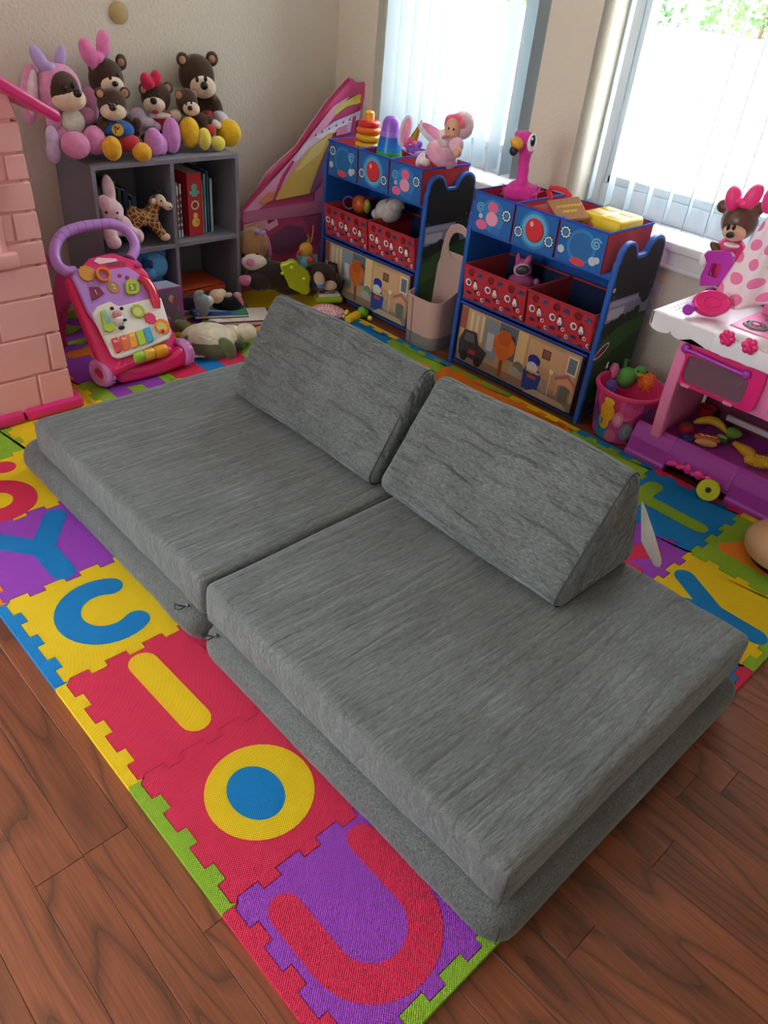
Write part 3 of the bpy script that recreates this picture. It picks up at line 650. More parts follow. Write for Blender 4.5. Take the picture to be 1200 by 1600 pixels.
c = wp(183, 491, .03); B().ell(c, (.017, .011, .014)).build('cow_head', plastic('f0a0b8', .5), cow, world=True)
for u, v in ((175, 482), (190, 482)): c = wp(u, v, .032); B().ell(c, (.007, .006, .006)).build('cow_ear', plastic('26262c', .5), cow, world=True)
for u, v, r in ((195, 500, .008), (190, 512, .012)): c = wp(u, v, .03); B().ell(c, (r, .006, r * .6)).build('cow_patch', plastic('26262c', .5), cow, world=True)
for k, c in enumerate(('e03a44', 'f0682c', 'f4a02c', 'b4d43c', '3ca8d0')):
    x0 = 174 + k * 12.6; y0 = 529 - k * 4.0
    kk = wplate('piano_key', [(x0, y0), (x0 + 10, y0 - 3.2), (x0 + 17, y0 + 17), (x0 + 15, y0 + 21), (x0 + 8, y0 + 23)], plastic(c, .3), .02, .009, .003)
for k, s_ in enumerate(('Do', 'Re', 'Mi')): wtext(s_, 181 + k * 12.6, 533 - k * 4.2, .012, lift=.0295)
wplate('label_plate', [(146, 408), (152, 402), (182, 404), (184, 408), (156, 413)], plastic('ead0dc', .5), .0, .003, .001)
wplate('recess_shade_plate', [(165, 412), (178, 407), (196, 409), (196, 416), (168, 417)], plastic('a81848', .5), .0, .001, .0003)  # recess shade put into the colour of a thin raised plate
for u, v in ((187, 431), (199, 434)): wdisc('light_button', u, v, .007, plastic('c0305c', .3), .016, .004)
# ================================================================ cube bookshelf
SX0, SX1, SY0, SY1, SZ = .90, 1.508, 2.165, 2.452, .62
grey = M('grey_laminate', '7d7d88', .5, bump=(60, .08))
sf = thing('cube_bookshelf', 'grey four-cube bookshelf against the back wall with plush toys on top', 'bookshelf', (1.204, 2.31, .0))
def sb(name, x0, x1, y0, y1, z0, z1): return B().box(((x0 + x1) / 2, (y0 + y1) / 2, (z0 + z1) / 2), (x1 - x0, y1 - y0, z1 - z0)).build(name, grey, sf, world=True, bev=.0012)
TH = .016
sb('side_panel', SX0, SX0 + TH, SY0, SY1, .0125, SZ - TH); sb('side_panel', SX1 - TH, SX1, SY0, SY1, .0125, SZ - TH); sb('top_panel', SX0, SX1, SY0, SY1, SZ - TH, SZ)
sb('bottom_panel', SX0 + TH, SX1 - TH, SY0, SY1, .0125, .03); sb('divider', 1.206, 1.222, SY0, SY1, .03, SZ - TH)
sb('shelf_board', SX0 + TH, 1.206, SY0, SY1, .297, .313); sb('shelf_board', 1.222, SX1 - TH, SY0, SY1, .297, .313); sb('back_panel', SX0 + TH, SX1 - TH, SY1 - .006, SY1 - .001, .03, SZ - TH)
page = M('book_pages', 'e6dfcf', .85)
def book(x, y, z, th, h, d, col, label, rot=None, group=None, spine='front', art=None):
    """standing book: spine towards -y, th along x"""
    t = thing('book', label, 'book', (x + th / 2, y, z), group=group)
    if rot: t.rotation_euler = rot
    b = B().box((-th / 2 + .0012, d / 2, h / 2), (.0024, d, h)).box((th / 2 - .0012, d / 2, h / 2), (.0024, d, h)).box((0, .0012, h / 2), (th, .0024, h))
    b.build('cover', cloth(col) if False else M('cover_' + col, col, .5), t, smooth=False)
    B().box((0, d / 2 - .001, h / 2), (max(.002, th - .005), d - .008, h - .006)).build('pages', page, t, smooth=False)
    if art:
        o = decal('spine_print', t, lambda a, c: (a, -.0002, c), art, nrm=Vector((0, -1, 0)), lift=.0003, world=False)
    return t
zb = .3135; yb = 2.225
def lines(h, w_, col, n=6): return [(col, rect(-w_ * .3, h * (.15 + .12 * k), w_ * .3, h * (.15 + .12 * k) + h * .07)) for k in range(n)]
gr = 'upright books in the upper right cube'
x = 1.236
for col, th, h, lab, ac in (('ece8e4', .011, .20, 'thin white spined book at left end of upper right cube', 'c04a4a'), ('9c2b34', .009, .21, 'thin dark red book left of the white spines, upper right cube', 'e0c0b0'),
        ('f0ece6', .0115, .195, 'white spined book with red lettering beside the thin dark red one', 'b84848'), ('e8e6e0', .011, .20, 'white spined book right beside the thick red book', '505860')):
    book(x, yb, zb, th, h, .16, col, lab, group=gr, art=lines(h, th, ac)); x += th + .001
art = [('6fb0a4', circ(0, .185, .013)), ('6fb0a4', rect(-.011, .15, .011, .178)), ('6fb0a4', circ(-.015, .165, .007)), ('6fb0a4', circ(.015, .165, .007)), ('d8cfae', circ(0, .118, .018)), ('9a3a34', circ(0, .118, .012)), ('e8c858', circ(0, .052, .018)), ('e8c858', circ(0, .078, .011)), ('c89c38', circ(.008, .052, .006))]
book(1.302, yb - .005, zb, .068, .238, .17, 'c02a36', 'thick red book with three round pictures down its spine', group=gr, art=art)
x = 1.373
for col, th, h, lab in (('e4ddd0', .012, .205, 'cream book right beside the thick red book'), ('8fb0c4', .012, .225, 'pale blue tall book in upper right cube'), ('2f6f96', .013, .235, 'dark blue tall book between pale spines, upper right cube'), ('b9cbd0', .014, .205, 'pale grey book at right end of upper right cube')):
    book(x, yb + .01, zb, th, h, .16, col, lab, group=gr); x += th + .0012
gl_ = 'upright books in the upper left cube'; x = .922
for col, th, h, lab in (('9aa0a6', .014, .19, 'grey book at far left behind the pink rabbit'), ('3a5a6e', .018, .20, 'slate blue book behind the rabbit head'), ('26404c', .02, .21, 'dark teal book behind the rabbit ear'), ('e6e6e2', .010, .185, 'white spined book right of the rabbit ear'), ('dcdcd6', .009, .175, 'thin white book beside the yellow one'),
        ('b9a24a', .012, .165, 'mustard yellow book in upper left cube'), ('94a83c', .016, .225, 'tall olive green book in upper left cube'), ('2a4634', .02, .20, 'dark green book behind the giraffe back'), ('23405c', .022, .19, 'navy book behind the giraffe neck'), ('c9ccd0', .008, .15, 'thin pale book behind the giraffe'), ('2c6a86', .02, .165, 'teal book behind the giraffe head')):
    book(x, 2.262, zb, th, h, .13, col, lab, group=gl_); x += th + .0018
o_ = 'books lying in the lower right cube'; z = .0305
for col, th, w_, d_, lab, dx in (('2c5c7c', .03, .2, .2, 'blue book at bottom of flat pile, lower right cube', 0), ('3c7c4c', .022, .19, .2, 'green book in middle of flat pile, lower right cube', -.01), ('d0502c', .024, .20, .18, 'orange red book on top of flat pile, lower right cube', .0)):
    t = thing('book', lab, 'book', (1.345 + dx, 2.28, z), group=o_); m = M('cover_' + col, col, .5)
    B().box((0, 0, .0015), (w_, d_, .003)).box((0, 0, th - .0015), (w_, d_, .003)).box((0, -d_ / 2 + .0015, th / 2), (w_, .003, th)).build('cover', m, t, smooth=False)
    B().box((0, .002, th / 2), (w_ - .01, d_ - .008, th - .006)).build('pages', page, t, smooth=False); z += th + .0005
# ================================================================ toy organisers with fabric bins
OB = 'toy organiser'
blue, red_f, blu_f, navy_f = M('blue_board', '1f5fb8', .4), cloth('c8303c'), cloth('2468b4'), cloth('14264c')
trimb = cloth('2448b8')
def fabric_bin(label, group, y0, y1, z0, z1, xf_, xb, front, side, inside, trim, shapes, tilt=0):
    cx, cy = (xf_ + xb) / 2, (y0 + y1) / 2; t = thing('fabric_bin', label, 'fabric bin', (cx, cy, z0), group=group)
    L, W, h = xb - xf_, y1 - y0, z1 - z0; k = .003; fx = -L / 2 - tilt
    B().prism([(fx, -W / 2, h), (fx, W / 2, h), (-L / 2, W / 2, 0), (-L / 2, -W / 2, 0)], (k, 0, 0)).build('front_panel', front, t, smooth=False)
    for s_ in (-1, 1): B().prism([(fx, s_ * W / 2, h), (-L / 2, s_ * W / 2, 0), (L / 2, s_ * W / 2, 0), (L / 2, s_ * W / 2, h)], (0, -s_ * k, 0)).build('side_panel', side, t, smooth=False)
    B().box((L / 2 - k / 2, 0, h / 2), (k, W, h)).build('back_panel', side, t, smooth=False)
    B().box((0, 0, .002), (L - .004, W - .004, .004)).build('bottom_panel', inside, t, smooth=False)
    b = B().box((L / 2 - k - .0015, 0, h / 2), (.002, W - .01, h - .006))
    b.box((-L / 2 + k + .0015, 0, h / 2 - .002), (.002, W - .01, h - .008)) if not tilt else None
    b.build('lining', inside, t, smooth=False)
    B().tube([(fx, -W / 2, h), (fx, W / 2, h), (L / 2, W / 2, h), (L / 2, -W / 2, h)], .0042, 6, closed=True).build('rim_trim', trim, t)
    if shapes:
        f = lambda u, v: (fx + (-L / 2 - fx) * (1 - v / h), W / 2 - u * W, v)
        sc = [(c, [(u, v * h) for u, v in p]) for c, p in shapes]
        decal('front_print', t, f, sc, nrm=Vector((-1, 0, .0)), lift=.0012, step=.00006, world=False)
    return t
def gear(x, y, r, asp):
    P = []
    for k in range(40):
        a = 2 * math.pi * k / 40; q = r * (1.0 if k % 4 < 2 else .84); P.append((x + q * math.cos(a), y + q * math.sin(a) * asp))
    return [('17304c', circ(x, y, r * 1.12, 24, r * 1.12 * asp)), ('e8ecec', P), ('17304c', circ(x, y, r * .66, 20, r * .66 * asp)), ('2f86c8', circ(x, y, r * .52, 20, r * .52 * asp))]
def swirl(x, y, r, asp, c, w_=.014):
    pts = [(x + r * (1 - k / 22) * math.cos(.5 + k * .62), y + r * (1 - k / 22) * math.sin(.5 + k * .62) * asp) for k in range(20)]
    out = []
    for a, b_ in zip(pts[:-1], pts[1:]):
        d = Vector((b_[0] - a[0], b_[1] - a[1])).normalized() * w_; n = Vector((-d.y, d.x))
        out.append((c, [(a[0] + n.x - d.x * .3, a[1] + n.y * asp), (a[0] - n.x - d.x * .3, a[1] - n.y * asp), (b_[0] - n.x + d.x * .3, b_[1] - n.y * asp), (b_[0] + n.x + d.x * .3, b_[1] + n.y * asp)]))
    return out
A = 1.4
pA = [('2f86c8', circ(.52, .5, .30, 26, .30 * A)), ('226cae', circ(.52, .5, .24, 26, .24 * A))] + gear(.15, .72, .105, A) + swirl(.80, .66, .11, A, '7cc0e4') + [('c0ccd4', circ(.80, .25, .08, 16, .08 * A)), ('c0ccd4', circ(.88, .3, .06, 16, .06 * A)), ('c0ccd4', circ(.12, .3, .07, 16, .07 * A)), ('d84a58', circ(.5, .12, .16, 20, .10))]
pB = [('2f86c8', circ(.5, .5, .34, 28, .34 * A)), ('58b0d8', circ(.5, .5, .29, 28, .29 * A)), ('8c1c24', circ(.505, .5, .215, 26, .215 * A)), ('d8303c', circ(.49, .52, .205, 26, .205 * A)), ('f4b0b0', circ(.42, .64, .04, 14, .05 * A))] + gear(.14, .35, .10, A) + gear(.86, .35, .10, A)
pC = [('2f86c8', circ(.50, .5, .30, 26, .30 * A))] + swirl(.18, .62, .10, A, '6cb4e0') + gear(.84, .62, .105, A) + [('e86a98', circ(.5, .72, .13, 20, .10 * A)), ('f0a0bc', circ(.5, .42, .15, 20, .13 * A)), ('e86a98', circ(.26, .2, .14, 20, .09 * A)), ('c0ccd4', circ(.22, .42, .05, 14, .05 * A)), ('2f6fc0', circ(.62, .14, .12, 18, .08 * A))]
def candy():
    out = []; A2 = 2.2
    for k in range(3):
        x = .03 + k * .325
        out += swirl(x + .10, .82, .052, A2, '7c1a26', .008)
        out += [('2c3c6c', circ(x + .245, .84, .03, 8, .05, rot=-.5)), ('52608c', circ(x + .215, .87, .014, 8, .04)), ('52608c', circ(x + .275, .80, .014, 8, .04))]
        out += [('6c141c', circ(x + .165, .62, .018, 10, .04)), ('6c141c', circ(x + .19, .60, .014, 10, .03))]
        out += [('f4f0f0', circ(x + .06, .52, .036, 16, .036 * A2)), ('8c2038', circ(x + .066, .52, .022, 14, .022 * A2)), ('3c5c9c', circ(x + .068, .52, .010, 10, .010 * A2))]
        out += [('4c1418', [(x + .155, .40), (x + .195, .40), (x + .178, .24)]), ('f6f4f2', circ(x + .175, .46, .026, 14, .03 * A2)), ('f6f4f2', circ(x + .175, .55, .017, 12, .02 * A2)), ('6c9cbc', circ(x + .18, .42, .012, 10, .012 * A2))]
        out += [('2c3c6c', circ(x + .08, .22, .036, 12, .04)), ('6c7494', circ(x + .26, .50, .013, 10, .013 * A2)), ('f0ecec', circ(x + .235, .3, .020, 12, .020 * A2)), ('a8283c', circ(x + .238, .3, .012, 10, .012 * A2)), ('d8d8e4', circ(x + .30, .14, .022, 12, .022 * A2)), ('5a6ca0', circ(x + .308, .14, .014, 10, .014 * A2))]
        out += [('6c141c', circ(x + .2, .06, .03, 10, .03))]
    def grow(c, P, k):
        mx, my = sum(q[0] for q in P) / len(P), sum(q[1] for q in P) / len(P); return (c, [(min(.995, max(.005, mx + (x_ - mx) * k)), min(.98, max(.02, my + (y_ - my) * k))) for x_, y_ in P])
    return [grow(c, P, 1.35) for c, P in out]
street = [('b89a74', rect(0, 0, 1, 1)), ('8c7a6c', rect(0, .0, 1, .16)), ('c9b48e', rect(.02, .35, .2, .98)), ('a0584c', rect(0, .6, .06, .98)), ('e2d8c0', rect(.09, .55, .11, .95)), ('e2d8c0', rect(.14, .5, .16, .93)), ('e2d8c0', rect(.19, .48, .21, .95)),
          ('8a9aa4', rect(.22, .25, .34, .96)), ('c4ccd0', rect(.25, .4, .31, .72)), ('5c7486', rect(.345, .4, .5, .98)), ('344a5c', rect(.37, .5, .42, .9)), ('7c5c50', circ(.465, .7, .03, 18, .16)), ('46343c', circ(.465, .7, .022, 18, .13)), ('e4c890', rect(.5, .3, .58, .98)), ('c8a478', rect(.58, .25, .9, .96)), ('d8b488', rect(.6, .55, .88, .93)), ('6c4844', rect(.71, .70, .775, .86)), ('8c6858', rect(.72, .72, .765, .84)),
          ('e0a684', [(.855, .2), (.98, .2), (.98, .97), (.88, .97)]), ('e8e2d2', rect(.905, .62, .985, .93)), ('6c8088', rect(.915, .65, .975, .9)), ('b0786c', [(.84, .5), (.93, .62), (1, .5), (1, .44), (.93, .55), (.84, .44)]), ('8c8878', [(.875, .04), (.875, .36)] + arc(.925, .36, .05, 180, 0, 10) + [(.975, .04)]), ('6c7468', [(.89, .06), (.89, .36)] + arc(.925, .36, .035, 180, 0, 10) + [(.96, .06)]),
          ('34343c', [(.02, .12), (.24, .10), (.27, .34), (.19, .42), (.16, .62), (.05, .60), (.01, .36)]), ('5c6470', [(.055, .40), (.15, .41), (.14, .57), (.065, .56)]), ('1c1c20', circ(.07, .12, .035, 16, .10)), ('1c1c20', circ(.2, .11, .035, 16, .10)), ('a83438', rect(.11, .2, .17, .28)),
          ('8c4a24', rect(.385, .04, .415, .45)), ('d06c2c', circ(.36, .6, .05, 16, .16)), ('d8762e', circ(.44, .62, .055, 16, .17)), ('c25e26', circ(.40, .74, .055, 16, .15)), ('d06c2c', circ(.40, .48, .06, 16, .14)), ('7c8c7c', circ(.545, .36, .045, 16, .10)), ('a8b0a8', circ(.52, .26, .05, 14, .08)),
          ('2848a0', [(.60, .06), (.72, .06), (.74, .36), (.71, .46), (.61, .46), (.59, .36)]), ('2038a0', circ(.66, .60, .05, 18, .1)), ('d8dce0', circ(.655, .47, .045, 16, .10)), ('e0b848', rect(.61, .38, .72, .42)), ('c0502c', rect(.63, .28, .70, .34)), ('e8e0c8', rect(.802, .12, .808, .5)), ('f0e8d0', circ(.805, .54, .018, 12, .045)), ('9ca0a0', rect(.755, .14, .79, .36)), ('b8a890', [(.62, 0), (.98, 0), (.94, .1), (.7, .12)])]
def panel_outline():
    P = [(1.886, 0), (1.886, .572), (1.893, .580)]
    P += [(1.942 + .05 * math.cos(a), .588 + .05 * math.sin(a)) for a in [math.radians(180 - 15 * k) for k in range(0, 11)]]
    P += [(1.998, .592), (2.005, .588), (2.045, .588), (2.052, .592)]
    P += [(2.112 + .052 * math.cos(a), .592 + .046 * math.sin(a)) for a in [math.radians(150 - 15 * k) for k in range(0, 11)]]
    P += [(2.166, .572), (2.166, 0), (2.138, 0), (2.130, .05), (2.11, .075), (1.95, .075), (1.925, .05), (1.915, 0)]
    return P
def organiser(y0, y1, label, stickers):
    t = thing('toy_organiser', label, OB, (2.026, (y0 + y1) / 2, 0), group='blue toy organisers along the window wall'); th = .018
    for ya, nm in ((y0, 1), (y1 - th, 0)):
        s_ = B().prism([(x, ya, z) for x, z in panel_outline()], (0, th, 0)).build('side_panel', blue, t, world=True, bev=.003)
        if nm:
            I = [(x, z) for x, z in shrink(panel_outline()[::-1], .011)]
            def clip(za, zb_):                   # part of the panel between two heights
                out = []
                for k in range(len(I)):
                    a, b_ = I[k - 1], I[k]
                    for lim, sg in ((za, 1), (zb_, -1)): pass
                    out.append((a[0], min(max(a[1], za), zb_)))
                return out
            S_ = [('101218', clip(.452, .70)), ('8c92b0', clip(.375, .452)), ('c4c8d8', rect(1.905, .385, 2.0, .42)), ('a9aec8', rect(1.9, .43, 2.10, .446)), ('1d4a22', clip(.02, .375)), ('2f6428', [(1.9, .30), (1.99, .345), (2.15, .36), (2.15, .31), (2.0, .26), (1.9, .22)])]
            for x, z, r in ((1.915, .345, .022), (1.94, .355, .026), (1.965, .36, .022), (1.995, .37, .024), (2.03, .375, .018), (2.055, .375, .02), (2.085, .385, .022)): S_.append(('16261a', circ(x, z, r, 14)))
            S_ += [('16261a', circ(2.12, .44, .03, 14)), ('16261a', circ(2.09, .452, .02, 14)), ('5a606c', circ(1.91, .462, .005, 10)), ('5a606c', circ(2.13, .478, .005, 10))]
            if stickers: S_ += [('e8e4e4', circ(1.922, .275, .045, 18, .017, rot=.5)), ('7c2438', circ(1.922, .275, .039, 18, .011, rot=.5)), ('e8e4e4', circ(1.90, .49, .008, 10)), ('d8c8a0', circ(1.90, .49, .005, 10))]
            decal('side_print', s_, lambda x, z: (x, ya, z), S_, nrm=Vector((0, -1, 0)), lift=.0006)
    yc, W = (y0 + y1) / 2, y1 - y0 - 2 * th
    for z in (.522, .268): B().box((2.02, yc, z), (.25, W, .012)).build('shelf_board', blue, t, world=True, bev=.001)
    B().box((2.155, yc, .30), (.008, W, .44)).build('back_panel', blue, t, world=True)
    B().box((2.02, yc, .014), (.25, W, .012)).build('bottom_board', blue, t, world=True)
    return t
organiser(1.530, 2.145, 'blue toy organiser nearest the corner, bare hill picture on its side', False).location.x += .04
organiser(.650, 1.280, 'blue toy organiser nearest the kitchen, hot dog sticker on its side', True)
gT, gM, gB = 'blue fronted bins on top of the organisers', 'red candy print bins on the middle shelves', 'street print bins on the bottom shelves'
for (ya, yb_), sh_, lab in (((1.885, 2.066), pA, 'blue bin holding the ring stacker, gear print'), ((1.70, 1.88), pB, 'blue bin holding the stacking cups, red disc print'), ((1.517, 1.695), pC, 'blue bin holding the pink baby doll, pink print'),
        ((1.075, 1.255), pC, 'blue bin holding the pink flamingo, pink print'), ((.89, 1.07), pB, 'blue bin holding the cloth barn, red disc print'), ((.70, .885), pA, 'blue bin holding the yellow shape box, gear print')):
    k_ = (.04, .037) if ya > 1.4 else (0, 0)
    fabric_bin(lab, gT, ya + k_[1], yb_ + k_[1], .529, .658, 1.878 + k_[0], 2.14 + k_[0], blu_f, red_f, red_f, trimb, sh_, .004)
for ya, yb_, lab in ((1.795, 2.075, 'red candy print bin with orange toy, left one by the corner'), (1.515, 1.790, 'red candy print bin with white toy, above the felt basket'), (.957, 1.25, 'red candy print bin with the pink toy robot in it'), (.672, .950, 'empty red candy print bin beside the side picture panel')):
    k_ = (.04, .037) if ya > 1.4 else (0, 0)
    fabric_bin(lab, gM, ya + k_[1], yb_ + k_[1], .276, .402, 1.885 + k_[0], 2.13 + k_[0], red_f, red_f, navy_f, cloth('b02834'), candy(), .018)
for ya, yb_, lab in ((1.52, 2.08, 'street print bin at the bottom, behind the felt basket and floor toys'), (.676, 1.252, 'street print bin at the bottom, left of the pink tub')):
    k_ = (.04, .037) if ya > 1.4 else (0, 0)
    fabric_bin(lab, gB, ya + k_[1], yb_ + k_[1], .0215, .255, 1.884 + k_[0], 2.13 + k_[0], navy_f, cloth('8c1c34'), navy_f, trimb, [(c, [(.02 + .96 * u, .04 + .93 * v) for u, v in p]) for c, p in street])
# ================================================================ felt basket between the organisers
fb = thing('felt_basket', 'tall pink and grey felt basket with looped handles between the organisers', 'basket', (1.962, 1.452, 0))
felt, feltg = M('felt_pink', 'c9a79c', .95, bump=(300, .3, .002)), M('felt_grey', '86817e', .95, bump=(300, .3, .002))
def rrect(hx, hy, r, n=6):
    out = []
    for sx, sy, a0 in ((1, 1, 0), (-1, 1, 90), (-1, -1, 180), (1, -1, 270)):
        for k in range(n + 1): a = math.radians(a0 + 90 * k / n); out.append((sx * (hx - r) + r * math.cos(a), sy * (hy - r) + r * math.sin(a)))
    return out
def shell(prof, nm, mat, top=None, lab=None):
    RR = []
    for z, g_, inn in prof:
        P = rrect(.088 + g_ * .5 - inn, .082 + g_ * .5 - inn, .045)
        RR.append([Vector((x, y, z if top is None or z < .1 else top(x, y, z))) for x, y in P])
    return B().rings(RR, closed=True).build(nm, mat, fb, label=lab)
shell([(.001, 0, 0), (.055, .004, 0), (.055, .004, .004), (.001, 0, .004)], 'base_band', feltg, lab='grey felt band')
top = lambda x, y, z: .205 + .13 * max(0, (x / .09)) ** 2 * (1 if x > 0 else 0) + .022 * max(0, 1 - (x + .12) / .10) * 0
shell([(.0553, .0045, 0), (.20, .016, 0), (.20, .016, .004), (.0553, .0045, .004)], 'side_wall', felt, top)
B().prism([(x, y, .006) for x, y in rrect(.083, .077, .04)], (0, 0, -.005)).build('bottom_panel', feltg, fb)
# tall back plate with the hand hole
O_ = [(-.078, .20), (.078, .20), (.082, .30), (.078, .36), (.066, .42), (.045, .455), (.015, .468), (-.015, .468), (-.045, .455), (-.066, .42), (-.078, .36), (-.082, .30)]
I_ = [(-.030, .335), (.030, .335), (.050, .355), (.056, .38), (.050, .405), (.036, .428), (.012, .438), (-.012, .438), (-.036, .428), (-.050, .405), (-.056, .38), (-.050, .355)]
B().rings([[(.090, y * .95, z) for y, z in O_], [(.084, y * .95, z) for y, z in O_], [(.084, y * .95 - .01, z) for y, z in I_], [(.090, y * .95 - .01, z) for y, z in I_]], closed=True).build('back_plate', felt, fb, smooth=False)
B().tube([(-.0895, .030, .004), (-.0975, .034, .2)], .0012, 5).build('seam', seamm, fb)
# ================================================================ toy kitchen at right
kt = thing('toy_kitchen', 'pink and white plastic toy kitchen with purple base tray below right window', 'toy kitchen', (2.02, .06, .0125))
kpink, kwhite, kpur, khot, kdk = plastic('ee86b4', .35), plastic('efeaee', .3), plastic('a83aa8', .3), plastic('ee2a80', .3), plastic('7c3a58', .5)
KY0, KY1 = -.34, .43
prof = [(1.846, .0125), (1.846, .026), (1.853, .032), (1.862, .075), (1.878, .112), (1.892, .122), (1.905, .118), (1.912, .092), (2.19, .092), (2.19, .0125)]
def tray(y0, y1, zlo=.0125):
    return [(x, max(z, zlo)) for x, z in prof]
b = B()
for y0, y1, zl in ((.285, KY1, .0125), (.07, .285, .050), (KY0, .07, .0125)):
    P = tray(y0, y1, zl); b.prism([(x, y0, z) for x, z in P], (0, y1 - y0, 0))
b.build('base_tray', kpur, kt, world=True, smooth=False, bev=.002)
b = B()                                        # arch lip and bow ornament
b.tube([(1.852, .07 + .215 * k / 12, .044 + .010 * math.sin(math.pi * k / 12)) for k in range(13)], .006, 6).build('arch_lip', kpur, kt, world=True)
bow = B()
def kx(u, v, x=1.85): return at(u, v, 'x', x)
for u, v, ry_, rz_, tl in ((1050, 724, .019, .009, -.35), (1063, 730, .014, .008, -.5), (1074, 733, .012, .018, -.25), (1092, 743, .016, .016, -.6), (1106, 748, .014, .010, -.45), (1118, 756, .016, .007, -.5)):
    bow.ell(kx(u, v, 1.842), (.011, ry_, rz_), (-tl * -1, 0, 0))
bow.ell(kx(1081, 742, 1.842), .006); bow.build('bow_ornament', plastic('f83c96', .3), kt, world=True, fuse=.0025, label='hot pink ribbon shaped ornament')
# posts, oven front, back, counter
for y in (.355, -.30):
    P = [(1.875, .46), (1.862, .38), (1.858, .28), (1.863, .18), (1.870, .10), (1.90, .10), (1.895, .18), (1.895, .38), (1.91, .46)]
    B().prism([(x, y - .018, z) for x, z in P], (0, .036, 0)).build('front_post', kpink, kt, world=True, bev=.004)
    B().box((2.04, y + (.012 if y > 0 else -.012), .275), (.29, .008, .37)).build('side_panel', kpink, kt, world=True)
B().box((1.90, .02, .38), (.04, .64, .17), bev=.004).build('oven_front', kpink, kt, world=True)
B().box((2.185, .02, .28), (.01, .66, .38)).build('back_panel', kdk, kt, world=True)
B().box((2.04, .02, .295), (.28, .64, .008)).build('oven_floor', kpink, kt, world=True)
B().box((2.02, .06, .4925), (.36, .82, .018), bev=.006).build('counter', kwhite, kt, world=True)
# scalloped apron round the counter edge
P = [(.47, .498)]; n = 0
y = .47; sc = []
for k in range(6):
    for q in range(7): a = math.pi * q / 6; sc.append((.47 - .036 - .036 * 2 * k * .98 + .036 * math.cos(a), .458 - .016 * math.sin(a)))
ys = sc[-1][0]
B().prism([(1.838, .47, .498)] + [(1.838, y, z) for y, z in sc] + [(1.838, ys, .44), (1.838, -.35, .44), (1.838, -.35, .498)], (.008, 0, 0)).build('scalloped_apron', kwhite, kt, world=True, smooth=False, bev=.001)
sc2 = [(1.838 + .036 + .072 * k - .036 * math.cos(math.pi * q / 6), .458 - .016 * math.sin(math.pi * q / 6)) for k in range(4) for q in range(7)]
B().prism([(1.838, .472, .498)] + [(x, .472, z) for x, z in sc2] + [(sc2[-1][0], .472, .498)], (0, -.008, 0)).build('scalloped_apron', kwhite, kt, world=True, smooth=False, bev=.001)
B().box((1.832, .08, .474), (.012, .37, .052), bev=.003).build('control_panel', kwhite, kt, world=True)
for u, v in ((1137, 528), (1172, 541)):
    c = kx(u, v, 1.824); kb = B()
    for k in range(6): a = math.pi * k / 3; kb.ell(c + Vector((-.002, math.cos(a) * .014, math.sin(a) * .014)), (.008, .0105, .0105), seg=12)
    kb.ell(c, (.009, .014, .014)); kn = kb.build('flower_knob', khot, kt, world=True)
    B().ell(c + Vector((-.011, 0, 0)), (.006, .020, .006), (.5 if u < 1150 else .9, 0, 0)).build('knob_grip', khot, kn, world=True)
# oven door
def yz(pts, x): return [(x, y, z) for y, z in pts]
def rr2(y0, y1, z0, z1, r): return [((y0 + y1) / 2 + a, (z0 + z1) / 2 + c) for a, c in rrect((y1 - y0) / 2, (z1 - z0) / 2, r)]
od = B(); O, I = rr2(.095, .352, .302, .445, .03), rr2(.135, .332, .314, .402, .022)
od.rings([yz(O, 1.882), yz(O, 1.866), yz(I, 1.862), yz(I, 1.882)], closed=True); od = od.build('oven_door', khot, kt, world=True, bev=.0015)
B().prism(yz(I, 1.872), (.004, 0, 0)).build('oven_window', M('smoky_plastic', '7a5a62', .12, coat=.6), od, world=True, label='smoky clear oven window')
b = B().tube([(1.852, .335, .418), (1.848, .30, .419), (1.848, .19, .414), (1.852, .155, .411)], .0065, 10)
for y, z in ((.343, .418), (.150, .411)): b.ell((1.857, y, z), (.010, .015, .015))
b.build('oven_handle', plastic('b23ab4', .3), od, world=True, label='purple oven handle')
b = B()
def heart(y, z, s_): return [(y + s_ * .06 * math.sin(t) ** 3 * .16 * 10, z + s_ * (.013 * math.cos(t) - .005 * math.cos(2 * t) - .002 * math.cos(3 * t)) * 8) for t in [2 * math.pi * k / 24 for k in range(24)]]
for y, z in ((.315, .388), (.165, .372)): b.tube([(1.8715, p, q) for p, q in heart(y, z, .12)], .0007, 4, closed=True)
b.build('window_relief', M('relief_clear', 'a08a90', .25), od, world=True)
for y in (.31, .17): B().box((1.864, y, .306), (.012, .03, .010), bev=.003).build('door_hinge', kpink, od, world=True)
O, I = rr2(-.28, .075, .30, .445, .025), rr2(-.265, .06, .315, .43, .02)
B().rings([yz(O, 1.885), yz(O, 1.872), yz(I, 1.872), yz(I, 1.90)], closed=True).build('sink_front', kpink, kt, world=True)
B().box((1.905, -.1, .37), (.008, .33, .12)).build('cabinet_panel', plastic('d8709c', .4), kt, world=True)
